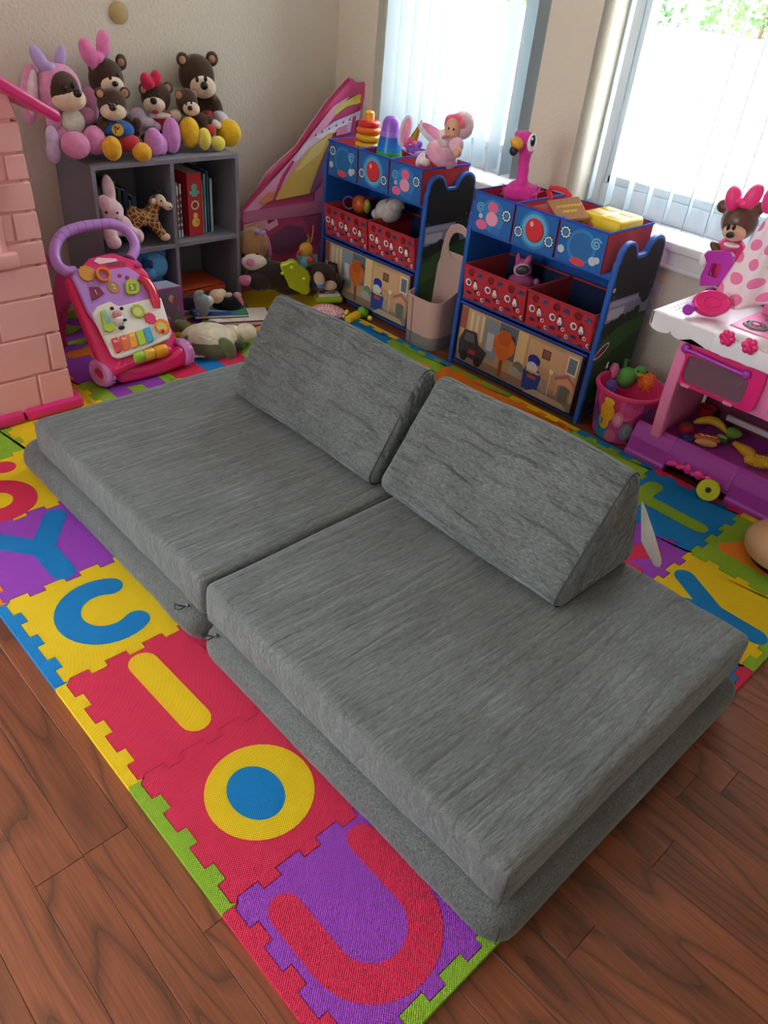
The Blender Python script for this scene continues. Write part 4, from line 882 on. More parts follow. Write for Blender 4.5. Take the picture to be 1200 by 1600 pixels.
# hob, burners, pot rest
B().box((2.03, .15, .5025), (.20, .24, .006), bev=.002).build('hob_plate', kpink, kt, world=True)
for x, y in ((1.985, .215), (2.09, .19)):
    m = Matrix.Translation((x, y, .506)); b = B()
    for r in (.032, .021): b.tube([m @ Vector((r * math.cos(a), r * math.sin(a), .003)) for a in [2 * math.pi * k / 24 for k in range(24)]], .003, 6, closed=True)
    for a in range(6): b.tube([m @ Vector((.012 * math.cos(a * 1.047), .012 * math.sin(a * 1.047), .003)), m @ Vector((.038 * math.cos(a * 1.047), .038 * math.sin(a * 1.047), .003))], .003, 6)
    bu_ = b.build('burner', plastic('8c8890', .4), kt, world=True); B().lathe([(0, 0), (.011, 0), (.010, .008), (0, .009)], 14, m).build('burner_center', plastic('f04c8c', .4), bu_, world=True)
b = B()
for i in range(6):
    for j in range(4): b.ell((1.90 + .02 * i, .395 + .017 * j, .5018), (.005, .005, .002), seg=8)
b.build('drain_bumps', kwhite, kt, world=True, stuff=True)
# magenta upright with opening and the hood post behind the cloth
O = [(1100, 398), (1106, 392), (1140, 392), (1146, 402), (1134, 446), (1093, 447), (1094, 432), (1104, 412)]; I = [(1113, 411), (1126, 413), (1127, 416), (1119, 435), (1116, 436), (1106, 431), (1106, 428), (1112, 412)]
b = B(); px_ = 2.10
Po, Pi = [at(u, v, 'x', px_) for u, v in O], [at(u, v, 'x', px_) for u, v in I]; dx = Vector((.018, 0, 0))
b.rings([Po, Pi, [p + dx for p in Pi], [p + dx for p in Po]], closed=True).build('upright_frame', plastic('b82ea8', .3), kt, world=True, smooth=False, bev=.002, label='magenta upright with rectangular opening')
B().box((2.13, .15, .67), (.03, .22, .34), bev=.006).build('hood_post', kpink, kt, world=True)
B().box((2.115, .385, .512), (.04, .12, .03), bev=.004).build('upright_foot', plastic('b82ea8', .3), kt, world=True)
B().box((2.07, .16, .825), (.10, .20, .03), bev=.008).build('hood', kpink, kt, world=True)
# phone on the counter
tp = thing('toy_phone', 'hot pink oval toy with purple grip on left corner of kitchen counter', 'toy', (1.98, .37, .502))
a, c = at(1092, 478, 'z', .535), at(1128, 470, 'z', .535)
cc0 = at(1112, 474, 'z', .548); mt = frame_m(cc0, (.60, -.80, 0), (.55, .30, .72)) @ Matrix.Diagonal((1.35, .92, 1, 1))
B().lathe([(0, -.035), (.030, -.034), (.038, -.02), (.041, 0), (.040, .008), (.036, .011), (.034, .0085), (0, .0085)], 32, mt).build('body', khot, tp, world=True)
b = B().tube([(1.905, .386, .528), (1.875, .378, .530), (1.85, .372, .530)], [.014, .016, .0165], 12); b.build('grip', plastic('b03cb4', .3), tp, world=True, label='purple grip')
B().tube([mt @ Vector((.018 * math.cos(q), .018 * math.sin(q), .009)) for q in [2 * math.pi * k / 20 for k in range(20)]], .0016, 5, closed=True).build('relief_ring', plastic('d81c6c', .3), tp, world=True)
B().box((2.055, .355, .538), (.014, .05, .055), bev=.006).build('back_guard', plastic('f0d8dc', .3), tp, world=True, label='pale pink guard plate')
# polka dot cloth hanging from the hood
pc = bpy.data.materials.new('polka_cloth'); pc.use_nodes = True; n_ = pc.node_tree.nodes; l_ = pc.node_tree.links; pbs = n_['Principled BSDF']; pbs.inputs['Roughness'].default_value = .9
uvn = n_.new('ShaderNodeUVMap'); sx_ = n_.new('ShaderNodeSeparateXYZ'); l_.new(uvn.outputs[0], sx_.inputs[0])
def mth(op, a, b_=None):
    q = n_.new('ShaderNodeMath'); q.operation = op; l_.new(a, q.inputs[0])
    if b_ is not None:
        if isinstance(b_, (int, float)): q.inputs[1].default_value = b_
        else: l_.new(b_, q.inputs[1])
    return q.outputs[0]
vv = mth('MULTIPLY', sx_.outputs[1], 6.0); row = mth('FLOOR', vv); uu = mth('ADD', mth('MULTIPLY', sx_.outputs[0], 6.0), mth('MULTIPLY', row, .5))
du, dv = mth('SUBTRACT', mth('FRACT', uu), .5), mth('SUBTRACT', mth('FRACT', vv), .5)
d2 = mth('LESS_THAN', mth('ADD', mth('MULTIPLY', du, du), mth('MULTIPLY', dv, dv)), .105)
mxn = n_.new('ShaderNodeMix'); mxn.data_type = 'RGBA'; l_.new(d2, mxn.inputs[0]); mxn.inputs[6].default_value = lin('f3dfe6'); mxn.inputs[7].default_value = lin('ee7fae'); l_.new(mxn.outputs[2], pbs.inputs['Base Color'])
clo = thing('polka_dot_cloth', 'white cloth with pink polka dots hanging in folds over kitchen hood', 'cloth', (2.0, .2, .70))
bm = bmesh.new(); uvl = bm.loops.layers.uv.new('UVMap'); NU, NV = 40, 16; G = []
for j in range(NV + 1):
    v = j / NV; r_ = []
    for i in range(NU + 1):
        u = i / NU; yl = .290 + .085 * v; yr = .13 - .22 * v; yy = yl + (yr - yl) * u
        xx = 2.0 - .02 * v + .013 * (.3 + v) * math.sin(u * 17 + v * 1.5) + .006 * math.sin(u * 41 + 2); zz = .838 - .275 * v - .03 * v * math.sin(u * 9 + .4) * v
        r_.append(bm.verts.new((xx, yy, zz)))
    G.append(r_)
for j in range(NV):
    for i in range(NU):
        f = bm.faces.new((G[j][i], G[j][i + 1], G[j + 1][i + 1], G[j + 1][i]))
        for lp, (a, c) in zip(f.loops, ((i, j), (i + 1, j), (i + 1, j + 1), (i, j + 1))): lp[uvl].uv = (a / NU, c / NV)
b = B(); b.bm.free(); b.bm = bm; o = b.build('fabric', pc, clo, world=True, ang=180); so = o.modifiers.new('thick', 'SOLIDIFY'); so.thickness = .002
B().tube([(2.0, .292, .840), (2.0, .13, .840)], .009, 8).build('waist_band', cloth('ee6f9c'), clo, world=True)
# play food in the tray
FZ = .0925
def food(nm, label, build, loc, cat='play food'):
    t = thing(nm, label, cat, loc, group='play food in the kitchen tray'); build(t); return t
def straw(t):
    B().lathe([(0, 0), (.018, .004), (.024, .018), (.020, .034), (0, .040)], 16).build('fruit', plastic('d83040', .4), t); B().lathe([(.0, .038), (.014, .036), (.0, .045)], 6).build('leaf_crown', plastic('3c8c34', .5), t)
food('toy_strawberry', 'red plastic strawberry at left end of the kitchen tray', straw, (1.995, .312, FZ))
def banana(t): B().tube([(.0 + .02 * math.sin(k * .31), .055 - .011 * k, .02 + .018 * math.sin(k * .314)) for k in range(11)], [.005, .010, .013, .014, .015, .015, .015, .014, .012, .009, .004], 10).build('fruit', plastic('e8c02c', .4), t)
food('toy_banana', 'curved yellow banana lying behind the hot dog', banana, (2.075, .265, FZ - .002)).rotation_euler = (0, 0, .3)
def hotdog(t):
    for s_ in (-1, 1): B().ell((s_ * .014, 0, .014), (.013, .036, .014)).build('bun_half', plastic('d8a468', .5), t)
    B().tube([(0, -.04, .022), (0, 0, .024), (0, .04, .022)], [.008, .009, .008], 10).build('sausage', plastic('c8503c', .4), t); B().tube([(.003 * (-1) ** k, -.032 + .009 * k, .0325) for k in range(8)], .0022, 6).build('mustard', plastic('e8c838', .4), t)
food('toy_hot_dog', 'toy hot dog in a bun at front of the kitchen tray', hotdog, (1.985, .232, FZ)).rotation_euler = (0, 0, .5)
def berries(t):
    b = B()
    for k in range(9): b.ell((.013 * (k % 3 - 1), .013 * (k // 3 - 1), .012 + .006 * (k == 4)), .0085, seg=10)
    b.build('berries', plastic('2c3c94', .4), t)
food('toy_blueberries', 'cluster of dark blue toy berries in front of the strawberry', berries, (1.945, .285, FZ))
def pear(t): B().lathe([(0, 0), (.018, .004), (.022, .018), (.015, .034), (.009, .045), (0, .05)], 16, Matrix.Rotation(1.3, 4, 'X')).build('fruit', plastic('74a83c', .45), t); B().tube([(0, -.048, .012), (0, -.06, .016)], .0018, 6).build('stem', plastic('5c4428', .6), t)
food('toy_pear', 'green pear at the back of the kitchen tray', pear, (2.10, .215, FZ + .016))
def avo(t): B().ell((0, 0, .014), (.014, .024, .014)).build('fruit', plastic('2c5c34', .4), t); B().ell((0, 0, .022), (.010, .018, .008)).build('flesh', plastic('a8c04c', .5), t)
food('toy_avocado', 'small dark green avocado half beside the pear', avo, (2.04, .205, FZ))
def squash(t): B().lathe([(0, 0), (.008, .003), (.013, .03), (.019, .06), (.019, .078), (.012, .092), (0, .096)], 16, Matrix.Translation((0, .045, .019)) @ Matrix.Rotation(H, 4, 'X')).build('vegetable', plastic('dca82c', .45), t)
food('toy_squash', 'long yellow squash lying in middle of the kitchen tray', squash, (2.03, .125, FZ)).rotation_euler = (0, 0, -.35)
def corn(t):
    b = B().ell((0, 0, .019), (.018, .05, .018)).build('cob', plastic('e8bc24', .4), t); q = B()
    for k in range(10):
        for j in range(12): a = 2 * math.pi * j / 12; y = -.04 + .009 * k; r_ = .0185 * math.sqrt(max(0, 1 - (y / .05) ** 2)); q.ell((r_ * math.cos(a), y, .019 + r_ * math.sin(a)), .0035, seg=6)
    q.build('kernels', plastic('ecc434', .4), b, stuff=True)
food('toy_corn', 'ribbed yellow corn cob at right end of visible tray', corn, (2.0, .055, FZ)).rotation_euler = (0, 0, .5)
def cup(t): B().lathe([(0, 0), (.022, 0), (.03, .055), (.027, .055), (.02, .004), (0, .004)], 20).build('cup_body', plastic('b82838', .35), t)
food('toy_cup', 'red plastic cup at the back of the kitchen tray', cup, (2.135, .318, FZ), 'toy cup')
B().box((2.15, .1, .135), (.012, .30, .018)).build('rear_rail', plastic('e8d8e0', .4), kt, world=True)
t = thing('foam_ring', 'lime yellow foam ring leaning against the kitchen base', 'toy', tuple(at(1102, 781, 'z', .0125)))
lm = plastic('c8cc1c', .55); mm = frame_m(Vector((0.004, 0.004, .0335)), (.35, -.94, 0), (.35, .13, .93))
B().lathe([(.009, -.006), (.033, -.006), (.035, 0), (.033, .006), (.009, .006)], 26, mm, closed=True).build('ring', lm, t)
B().lathe([(0, -.003), (.009, -.003), (.009, .003), (0, .003)], 16, mm).build('core', plastic('4a2420', .6), t)
# tan toy drum cut by the frame
t = thing('tan_drum', 'tan rounded toy with dark base on the mat at right edge of photo', 'toy', (1.705, -.19, .0125))
B().lathe([(0, .02), (.10, .02), (.118, .028), (.122, .05), (.116, .066), (.10, .078), (.06, .10), (0, .108)], 32).build('shell', plastic('c8a078', .5), t); B().lathe([(0, 0), (.094, 0), (.098, .0199), (0, .0199)], 28).build('base', plastic('3a1c18', .6), t, label='dark base')
# ================================================================ pink tub with small toys
tc = (1.970, .527, 0); RB, RT, TH_ = .091, .114, .185
tb = thing('toy_tub', 'hot pink plastic tub printed with coloured shapes, between organiser and kitchen', 'tub', tc)
tubm = plastic('d8346c', .35)
B().lathe([(0, 0), (RB - .004, 0), (RB, .004), (RT, TH_), (RT - .004, TH_), (RB - .004, .006), (0, .006)], 40).build('tub_body', tubm, tb)
B().lathe([(RT - .005, TH_ - .012), (RT + .006, TH_ - .012), (RT + .009, TH_ - .004), (RT + .006, TH_ + .003), (RT - .005, TH_ + .001)], 40, closed=True).build('rim', plastic('d83a76', .35), tb)
def tubf(a, z):
    r = RB + (RT - RB) * z / TH_; d = Vector((math.cos(a), math.sin(a), 0)); return Vector((d.x * r, d.y * r, z)), d
def tubpoly(P, n=6):
    out = []
    for k in range(len(P)):
        a, b_ = P[k], P[(k + 1) % len(P)]
        for q in range(n): out.append((a[0] + (b_[0] - a[0]) * q / n, a[1] + (b_[1] - a[1]) * q / n))
    return out
def cell(c, a0, a1, z0, z1): return [(c, rect(a, z0, a + (a1 - a0) / 6 + .001, z1)) for a in [a0 + (a1 - a0) * k / 6 for k in range(6)]]
A0 = math.atan2(CP.y - .525, CP.x - 1.972); ts = []
ts += cell('c8489c', A0 - 1.5, A0 + 1.5, .004, .168)
ts += [('e05088', circ(A0 + .1, .13, .25, 12, .03)), ('b8286c', circ(A0 + .6, .10, .25, 12, .04)), ('2c8cac', circ(A0 - .62, .035, .30, 14, .03)), ('2c8cac', circ(A0 - .75, .05, .2, 14, .04)), ('e8a824', circ(A0 - .52, .115, .26, 14, .036)), ('e8a824', circ(A0 - .58, .075, .20, 14, .03)), ('f0bc3c', circ(A0 - .5, .155, .18, 12, .014)), ('5c3c94', circ(A0 - 1.0, .09, .12, 12, .04)),
       ('d86c9c', circ(A0 - .25, .03, .2, 12, .025)), ('8c98a8', circ(A0 + .22, .06, .2, 14, .034)), ('a8b0bc', circ(A0 + .25, .065, .13, 12, .024)), ('e87ca8', circ(A0 - .12, .10, .17, 14, .03)), ('f4a8c4', circ(A0 - .12, .10, .10, 14, .018)), ('3c4c7c', circ(A0 + .55, .025, .2, 12, .02)), ('d89c2c', circ(A0 + .5, .06, .08, 10, .02)), ('4c5c8c', circ(A0 + .75, .13, .12, 12, .03))]
decal('tub_print', tb, lambda a, z: tubf(a, min(.168, max(.004, z))), [(c, p) for c, p in ts], lift=.0022, step=.00025, world=False)
def spiky(label, c, r, col):
    t = thing('spiky_ball', label, 'ball', c); b = B().ell((0, 0, 0), r); g = math.pi * (3 - 5 ** .5)
    b = b.build('ball_body', plastic(col, .5), t); q = B()
    for k in range(90):
        z = 1 - 2 * (k + .5) / 90; s_ = (1 - z * z) ** .5; d = Vector((s_ * math.cos(g * k), s_ * math.sin(g * k), z))
        q.tube([d * r * .96, d * r * 1.2], [r * .10, r * .05], 5)
    q.build('spikes', plastic(col, .5), t, stuff=True)
spiky('orange spiky rubber ball in the pink tub', at(1013, 597, 'z', .165), .032, 'f0782a')
spiky('purple spiky rubber ball at left inside the pink tub', at(953, 603, 'z', .135), .024, '7c6cd0')
td = thing('toy_duck', 'green rubber duck with orange bill lying in the pink tub', 'toy duck', at(985, 600, 'z', .12)); gm = plastic('5ca84a', .5)
a, c = at(978, 590, 'z', .165), at(1000, 583, 'z', .185)
bb = B().ell(a, (.034, .034, .040)).ell(c, .026); bb.build('duck_body', gm, td, world=True, fuse=.004)
B().ell(c + Vector((-.022, -.014, .004)), (.010, .012, .006), (0, 0, .6)).build('bill', plastic('f0842c', .4), td, world=True)
for s_ in (-1, 1): B().ell(c + Vector((-.012 + .012 * s_, -.014 - .012 * s_, .014)), .0035, seg=8).build('eye', plastic('1c1c1c', .3), td, world=True)
B().tube([a + Vector((.01, .02, .03)), a + Vector((.02, .028, .052)), a + Vector((.035, .02, .050))], [.008, .006, .003], 8).build('tail_tuft', plastic('5c8c4a', .6), td, world=True)
fg = thing('toy_figure', 'small pink and black toy figure upside down in the pink tub', 'toy figure', at(955, 585, 'z', .12))
a = at(960, 577, 'z', .19); B().lathe([(0, 0), (.012, .002), (.019, .03), (.010, .05), (0, .052)], 16, Matrix.Translation(a + Vector((0, 0, -.03)))).build('dress', plastic('e884b0', .4), fg, world=True)
q = at(947, 573, 'z', .20); B().tube([a + Vector((-.012, 0, -.01)), q + Vector((.004, 0, -.01))], .005, 8).build('arm', plastic('26222a', .4), fg, world=True)
b = B().ell(q, .007)
for k in range(3): b.tube([q, q + Vector((-.008 + .006 * k, .006 - .004 * k, .018))], [.004, .003], 6)
b.build('hand', plastic('f0ece8', .4), fg, world=True)
q = at(946, 590, 'z', .155); b = B().tube([q, q + Vector((.02, .0, .01)), q + Vector((.035, -.005, -.01))], [.007, .006, .005], 8); b.build('leg', plastic('d8b890', .5), fg, world=True)
# ================================================================ plush toys and loose toys
FW = CR @ Vector((0, 0, -1))
def frame_at(c):
    d = (c - CP); dep = d.dot(FW); ppm = CF / dep; h = Vector((d.x, d.y, 0)).normalized(); r = Vector((h.y, -h.x, 0)); return ppm, Matrix((r, h, Vector((0, 0, 1)))).transposed()
def blob(b, u, v, y, ru, rv, rd=None, tilt=0, ax='y', seg=18):
    """solid ellipsoid centred on the line of sight u,v at depth plane ax = y; ru, rv in frame pixels at that depth, rd depth radius in metres"""
    c = at(u, v, ax, y); ppm, m = frame_at(c); rx, rz = ru / ppm, rv / ppm; rd = rd if rd else min(rx, rz) if min(rx, rz) > .012 else max(min(rx, rz), .006)
    m = m @ Matrix.Rotation(math.radians(tilt), 3, 'Y'); vs = bmesh.ops.create_uvsphere(b.bm, u_segments=seg, v_segments=max(8, seg * 2 // 3), radius=1)['verts']
    mt = Matrix.Translation(c) @ m.to_4x4() @ Matrix.Diagonal((rx, rd, rz, 1))
    for q in vs: q.co = mt @ q.co
    return b
def toy(nm, label, cat, loc, parts, group=None, mat=plush):
    """parts: (name, colour, blobs, part label or None, parent index or None)"""
    t = thing(nm, label, cat, loc, group=group); objs = []
    for p in parts:
        nm_, col, bl = p[:3]; lab = p[3] if len(p) > 3 else None; par = objs[p[4]] if len(p) > 4 and p[4] is not None else t
        b = B()
        for q in bl: blob(b, *q[:6], **(q[6] if len(q) > 6 else {}))
        m = mat(col) if isinstance(col, str) else col
        objs.append(b.build(nm_, m, par, world=True, fuse=.0045 if len(bl) > 1 else 0, label=lab))
    return t
D = dict
eyem, gloss = M('bead_black', '141418', .15), M('nose_black', '1a1a1e', .25)
CH, CR_, PK, LI = '4a3326', 'cfa57c', 'e59ac4', 'd6bfe2'
MZ = 'e9d3b8'
def eyes(*uv, r=3, ry=None, y=2.25): return [('eye', eyem, [(u, v, y, r, ry or r, .005)]) for u, v in uv]
GP = None; SH = .62
# big plush in a pink bunny suit
toy('plush_bear', 'brown plush bear in pink bunny suit with lavender bow, leftmost on bookshelf', 'plush toy', (1.02, 2.31, SH), [
    ('suit', PK, [(107, 200, 2.33, 27, 34, .06), (126, 215, 2.30, 20, 16, .05), (95, 215, 2.31, 18, 18, .05)]),
    ('hood', PK, [(92, 138, 2.33, 34, 36, .075)]), ('head', CH, [(99, 142, 2.30, 25, 30, .068)]),
    ('muzzle', MZ, [(105, 155, 2.272, 24, 18, .05), (117, 155, 2.262, 17, 15, .045)]),
    ('nose', gloss, [(121, 146, 2.205, 6.5, 6, .014)]),
    *eyes((101, 138), (113, 134), r=3.2, ry=5, y=2.228),
    ('hood_ear', PK, [(47, 148, 2.35, 14, 44, .025, D(tilt=10))]), ('ear_lining', 'ead8e0', [(51, 145, 2.33, 8, 33, .02, D(tilt=10))], 'white ear lining'),
    ('hood_ear', PK, [(142, 165, 2.36, 12, 26, .02)]),
    ('bow', M('satin_lavender', 'b9a4dd', .35, sheen=.3), [(62, 94, 2.33, 11, 23, .025, D(tilt=-24)), (94, 89, 2.33, 9, 17, .022, D(tilt=18)), (78, 105, 2.31, 9, 8, .02)], 'lavender satin bow'),
    ('tummy', 'dfe3d2', [(114, 190, 2.275, 18, 19, .02)], 'white tummy patch'),
    ('sleeve', PK, [(84, 186, 2.30, 12, 19, .03, D(tilt=8))]), ('sleeve', PK, [(136, 182, 2.30, 14, 13, .03)]),
    ('hand', LI, [(82, 217, 2.27, 10, 20, .026), (84, 238, 2.255, 11, 17, .026)]),
    ('foot', 'e48fc0', [(118, 227, 2.205, 22, 20, .04)]), ('foot', 'e48fc0', [(148, 219, 2.235, 17, 21, .04)])])
toy('plush_bear', 'brown plush bear with big pink bow, behind the bear in blue shirt', 'plush toy', (1.16, 2.38, SH), [
    ('body', CH, [(172, 190, 2.385, 28, 34, .05), (190, 205, 2.37, 28, 20, .05)]), ('head', CH, [(166, 124, 2.385, 27, 30, .06), (146, 104, 2.39, 9, 11, .02), (189, 97, 2.39, 9, 12, .02)]),
    ('muzzle', MZ, [(175, 133, 2.34, 18, 13, .04)]), ('nose', gloss, [(180, 131, 2.293, 5, 4, .012)]), *eyes((172, 121), (184, 117), r=2.6, ry=3.6, y=2.306),
    ('bow', 'ee86c0', [(138, 83, 2.37, 13, 22, .025, D(tilt=-20)), (161, 69, 2.37, 11, 20, .025, D(tilt=6)), (153, 90, 2.36, 9, 8, .022)], 'pink bow'),
    ('arm', 'dccbe0', [(213, 180, 2.345, 14, 10, .03, D(tilt=-35)), (228, 192, 2.33, 14, 10, .028, D(tilt=-20)), (243, 198, 2.32, 10, 8, .025)], 'lilac arm')])
toy('plush_bear', 'small brown plush bear in blue shirt and red pants with yellow feet', 'plush toy', (1.13, 2.24, SH), [
    ('body', CH, [(184, 212, 2.265, 20, 20, .04), (160, 193, 2.25, 9, 11, .025), (214, 194, 2.25, 8, 10, .025), (214, 222, 2.24, 9, 9, .025)]),
    ('head', CH, [(175, 163, 2.265, 23, 23, .05), (156, 146, 2.27, 9, 9, .018), (195, 145, 2.27, 9, 9, .018)]),
    ('muzzle', MZ, [(177, 175, 2.225, 20, 12, .035)]), ('nose', gloss, [(176, 168, 2.185, 6, 5, .014)]), *eyes((170, 162), (182, 161), r=2.4, ry=3.6, y=2.193),
    ('shirt', '2a5fae', [(183, 202, 2.245, 26, 14, .045)], 'blue shirt'),
    ('shirt_emblem', 'e8b93a', [(184, 203, 2.200, 9, 9, .003)], 'round yellow emblem with letter M', ), ('pants', 'c02c38', [(199, 223, 2.225, 20, 13, .04)], 'red pants'),
    ('foot', 'eab02a', [(175, 232, 2.185, 15, 18, .034)]), ('foot', 'eab02a', [(222, 238, 2.182, 15, 14, .034)])])
_m3 = [o for o in bpy.data.objects if o.type == 'EMPTY' and o.name.startswith('plush_bear')][-1]
text('M', .034, M('emblem_navy', '27345e', .8), _m3, frame_m(at(184, 203, 'y', 2.1955), (1, 0, 0), (0, 0, 1)))
toy('plush_bear', 'medium brown plush bear with red bow and lilac feet in middle of bookshelf', 'plush toy', (1.30, 2.34, SH), [
    ('body', CH, [(252, 196, 2.36, 24, 26, .045), (228, 218, 2.31, 9, 9, .025)]), ('head', CH, [(243, 152, 2.365, 23, 24, .05), (224, 139, 2.37, 8, 9, .016), (262, 137, 2.37, 9, 9, .016)]),
    ('muzzle', MZ, [(241, 164, 2.325, 17, 11, .035)]), ('nose', gloss, [(240, 158, 2.285, 5.5, 5, .013)]), *eyes((234, 150), (247, 149), r=2.2, ry=3, y=2.295),
    ('mouth', 'b03040', [(243, 175, 2.289, 5, 3, .004)]), ('bow', 'd8285a', [(228, 127, 2.34, 9, 13, .02, D(tilt=-8)), (243, 123, 2.34, 9, 13, .02, D(tilt=8)), (236, 132, 2.33, 5, 6, .018)], 'red bow'),
    ('dress', 'c02a40', [(256, 188, 2.33, 22, 15, .04)], 'red dress'), ('collar', 'efe6dc', [(250, 180, 2.322, 18, 5, .03)]), ('arm', 'e2d3c4', [(273, 181, 2.31, 11, 9, .026, D(tilt=-30))]),
    ('foot', 'd58ad2', [(240, 222, 2.235, 15, 21, .032), (253, 226, 2.24, 9, 16, .03)]), ('foot', 'd58ad2', [(268, 212, 2.245, 14, 26, .034)])])
toy('plush_bear', 'largest brown plush bear with big yellow feet, rear right on bookshelf', 'plush toy', (1.44, 2.38, SH), [
    ('body', CH, [(325, 175, 2.395, 24, 30, .045), (318, 196, 2.37, 26, 16, .04), (336, 166, 2.36, 11, 15, .026, D(tilt=-14))]), ('head', CH, [(307, 118, 2.395, 28, 30, .055), (285, 93, 2.40, 10, 11, .018), (331, 92, 2.40, 10, 11, .018)]),
    ('muzzle', MZ, [(317, 136, 2.345, 20, 16, .04)]), ('nose', gloss, [(319, 134, 2.295, 6, 6, .014)]), *eyes((308, 124), (321, 123), r=2.8, ry=4.5, y=2.312),
    ('hand', 'dad2e4', [(346, 185, 2.33, 14, 9, .026, D(tilt=35))]), ('pants', 'b02a36', [(325, 181, 2.36, 12, 8, .03)]),
    ('foot', 'eab81e', [(296, 207, 2.25, 16, 22, .04)]), ('foot', 'eab81e', [(357, 208, 2.27, 20, 20, .042)])])
toy('plush_bear', 'smallest brown plush bear with pale yellow feet, front right on bookshelf', 'plush toy', (1.43, 2.27, SH), [
    ('body', CH, [(312, 192, 2.29, 15, 15, .03), (326, 188, 2.28, 9, 8, .022)]), ('head', CH, [(292, 160, 2.30, 17, 20, .035), (279, 148, 2.305, 7, 7, .014), (303, 146, 2.305, 7, 7, .014)]),
    ('muzzle', MZ, [(299, 170, 2.265, 13, 10, .025)]), ('nose', gloss, [(297, 169, 2.238, 4, 3.6, .009)]), *eyes((291, 162), (299, 160), r=1.7, ry=2.6, y=2.245),
    ('pants', 'b82c34', [(328, 204, 2.262, 10, 9, .025)]), ('hand', 'e4d2c2', [(337, 194, 2.262, 9, 6, .02, D(tilt=25))]),
    ('foot', 'ecdc62', [(319, 217, 2.225, 11, 16, .025)]), ('foot', 'ecdc62', [(341, 224, 2.218, 11, 10.5, .026)])])
# inside the cubes
toy('plush_rabbit', 'pale pink plush rabbit sitting at front of upper left cube', 'plush toy', (.99, 2.18, .3135), [
    ('body', 'e6c3cc', [(185, 352, 2.19, 21, 17, .035), (172, 366, 2.17, 12, 13, .028), (178, 379, 2.15, 12, 10, .026), (203, 362, 2.17, 16, 10, .028, D(tilt=25)), (217, 369, 2.155, 8, 11, .024)]),
    ('head', 'e8c6d0', [(174, 330, 2.175, 19, 18, .035), (180, 338, 2.16, 13, 11, .028), (170, 298, 2.19, 10, 25, .014, D(tilt=-5))]), ('ear', 'e2b4c2', [(163, 317, 2.165, 10, 12, .012, D(tilt=-15))]),
    ('nose', 'd890a4', [(183, 341, 2.132, 3, 2.4, .004)]), *eyes((166, 332), (183, 333), r=2.4, y=2.141)])
gmat = bpy.data.materials.new('giraffe_fur'); gmat.use_nodes = True; n_ = gmat.node_tree.nodes; l_ = gmat.node_tree.links
tcg = n_.new('ShaderNodeTexCoord'); vo = n_.new('ShaderNodeTexVoronoi'); vo.feature = 'DISTANCE_TO_EDGE'; vo.inputs['Scale'].default_value = 52; l_.new(tcg.outputs['Object'], vo.inputs[0])
rpg = n_.new('ShaderNodeValToRGB'); l_.new(vo.outputs[0], rpg.inputs[0]); e = rpg.color_ramp.elements; e[0].position = .06; e[0].color = lin('d0a878'); e[1].position = .11; e[1].color = lin('7c4826')
l_.new(rpg.outputs[0], n_['Principled BSDF'].inputs['Base Color']); n_['Principled BSDF'].inputs['Roughness'].default_value = .95
toy('plush_giraffe', 'small brown spotted plush giraffe standing beside the pink rabbit', 'plush toy', (1.10, 2.20, .3135), [
    ('body', gmat, [(222, 340, 2.21, 20, 13, .026), (208, 334, 2.215, 11, 12, .024), (236, 334, 2.205, 12, 13, .025), (240, 322, 2.205, 9, 12, .022), (244, 316, 2.20, 12, 11, .024), (243, 352, 2.195, 9, 12, .020, D(tilt=-35)), (252, 364, 2.185, 8, 8, .018), (211, 350, 2.215, 8, 14, .02), (214, 362, 2.21, 7, 8, .018)]),
    ('muzzle', 'e2cdb0', [(251, 313, 2.18, 8, 10, .018, D(tilt=-30)), (262, 322, 2.175, 8, 6.5, .017)], 'cream muzzle'), ('hoof', 'e0cba8', [(258, 370, 2.175, 8, 6, .016)]), ('horn_tuft', '1c1c26', [(243, 298, 2.20, 5, 6, .012), (249, 294, 2.20, 5, 6, .012)], 'black horn tufts'),
    ('ear', 'e8dccb', [(240, 314, 2.172, 3.5, 4.5, .006)]), ('nostril', eyem, [(266, 324, 2.158, 1.2, 1.2, .003)]), *eyes((252, 314), r=1.6, y=2.161)])
B().tube([at(203, 332, 'y', 2.21), at(199, 343, 'y', 2.20), at(202, 352, 'y', 2.20)], [.004, .003, .005], 6).build('tail', gmat, [o for o in bpy.data.objects if o.name.startswith('plush_giraffe')][0], world=True)
toy('plush_dog', 'bright blue plush dog sitting in lower left cube behind the walker', 'plush toy', (1.10, 2.28, .0305), [
    ('body', '4aa4e4', [(236, 446, 2.27, 22, 22, .05), (222, 455, 2.27, 22, 24, .05), (240, 468, 2.25, 20, 14, .04)]), ('head', '5cb2ec', [(236, 414, 2.235, 26, 24, .05), (228, 424, 2.225, 18, 15, .045)]),
    ('ear', '4098e0', [(216, 398, 2.22, 15, 13, .02, D(tilt=20))]), ('ear', '4098e0', [(246, 393, 2.225, 13, 13, .02, D(tilt=-20))]), ('nose', '163a78', [(231, 411, 2.18, 9, 7, .012), (226, 415, 2.182, 5, 6, .01), (236, 415, 2.182, 5, 6, .01)], 'dark blue nose')])
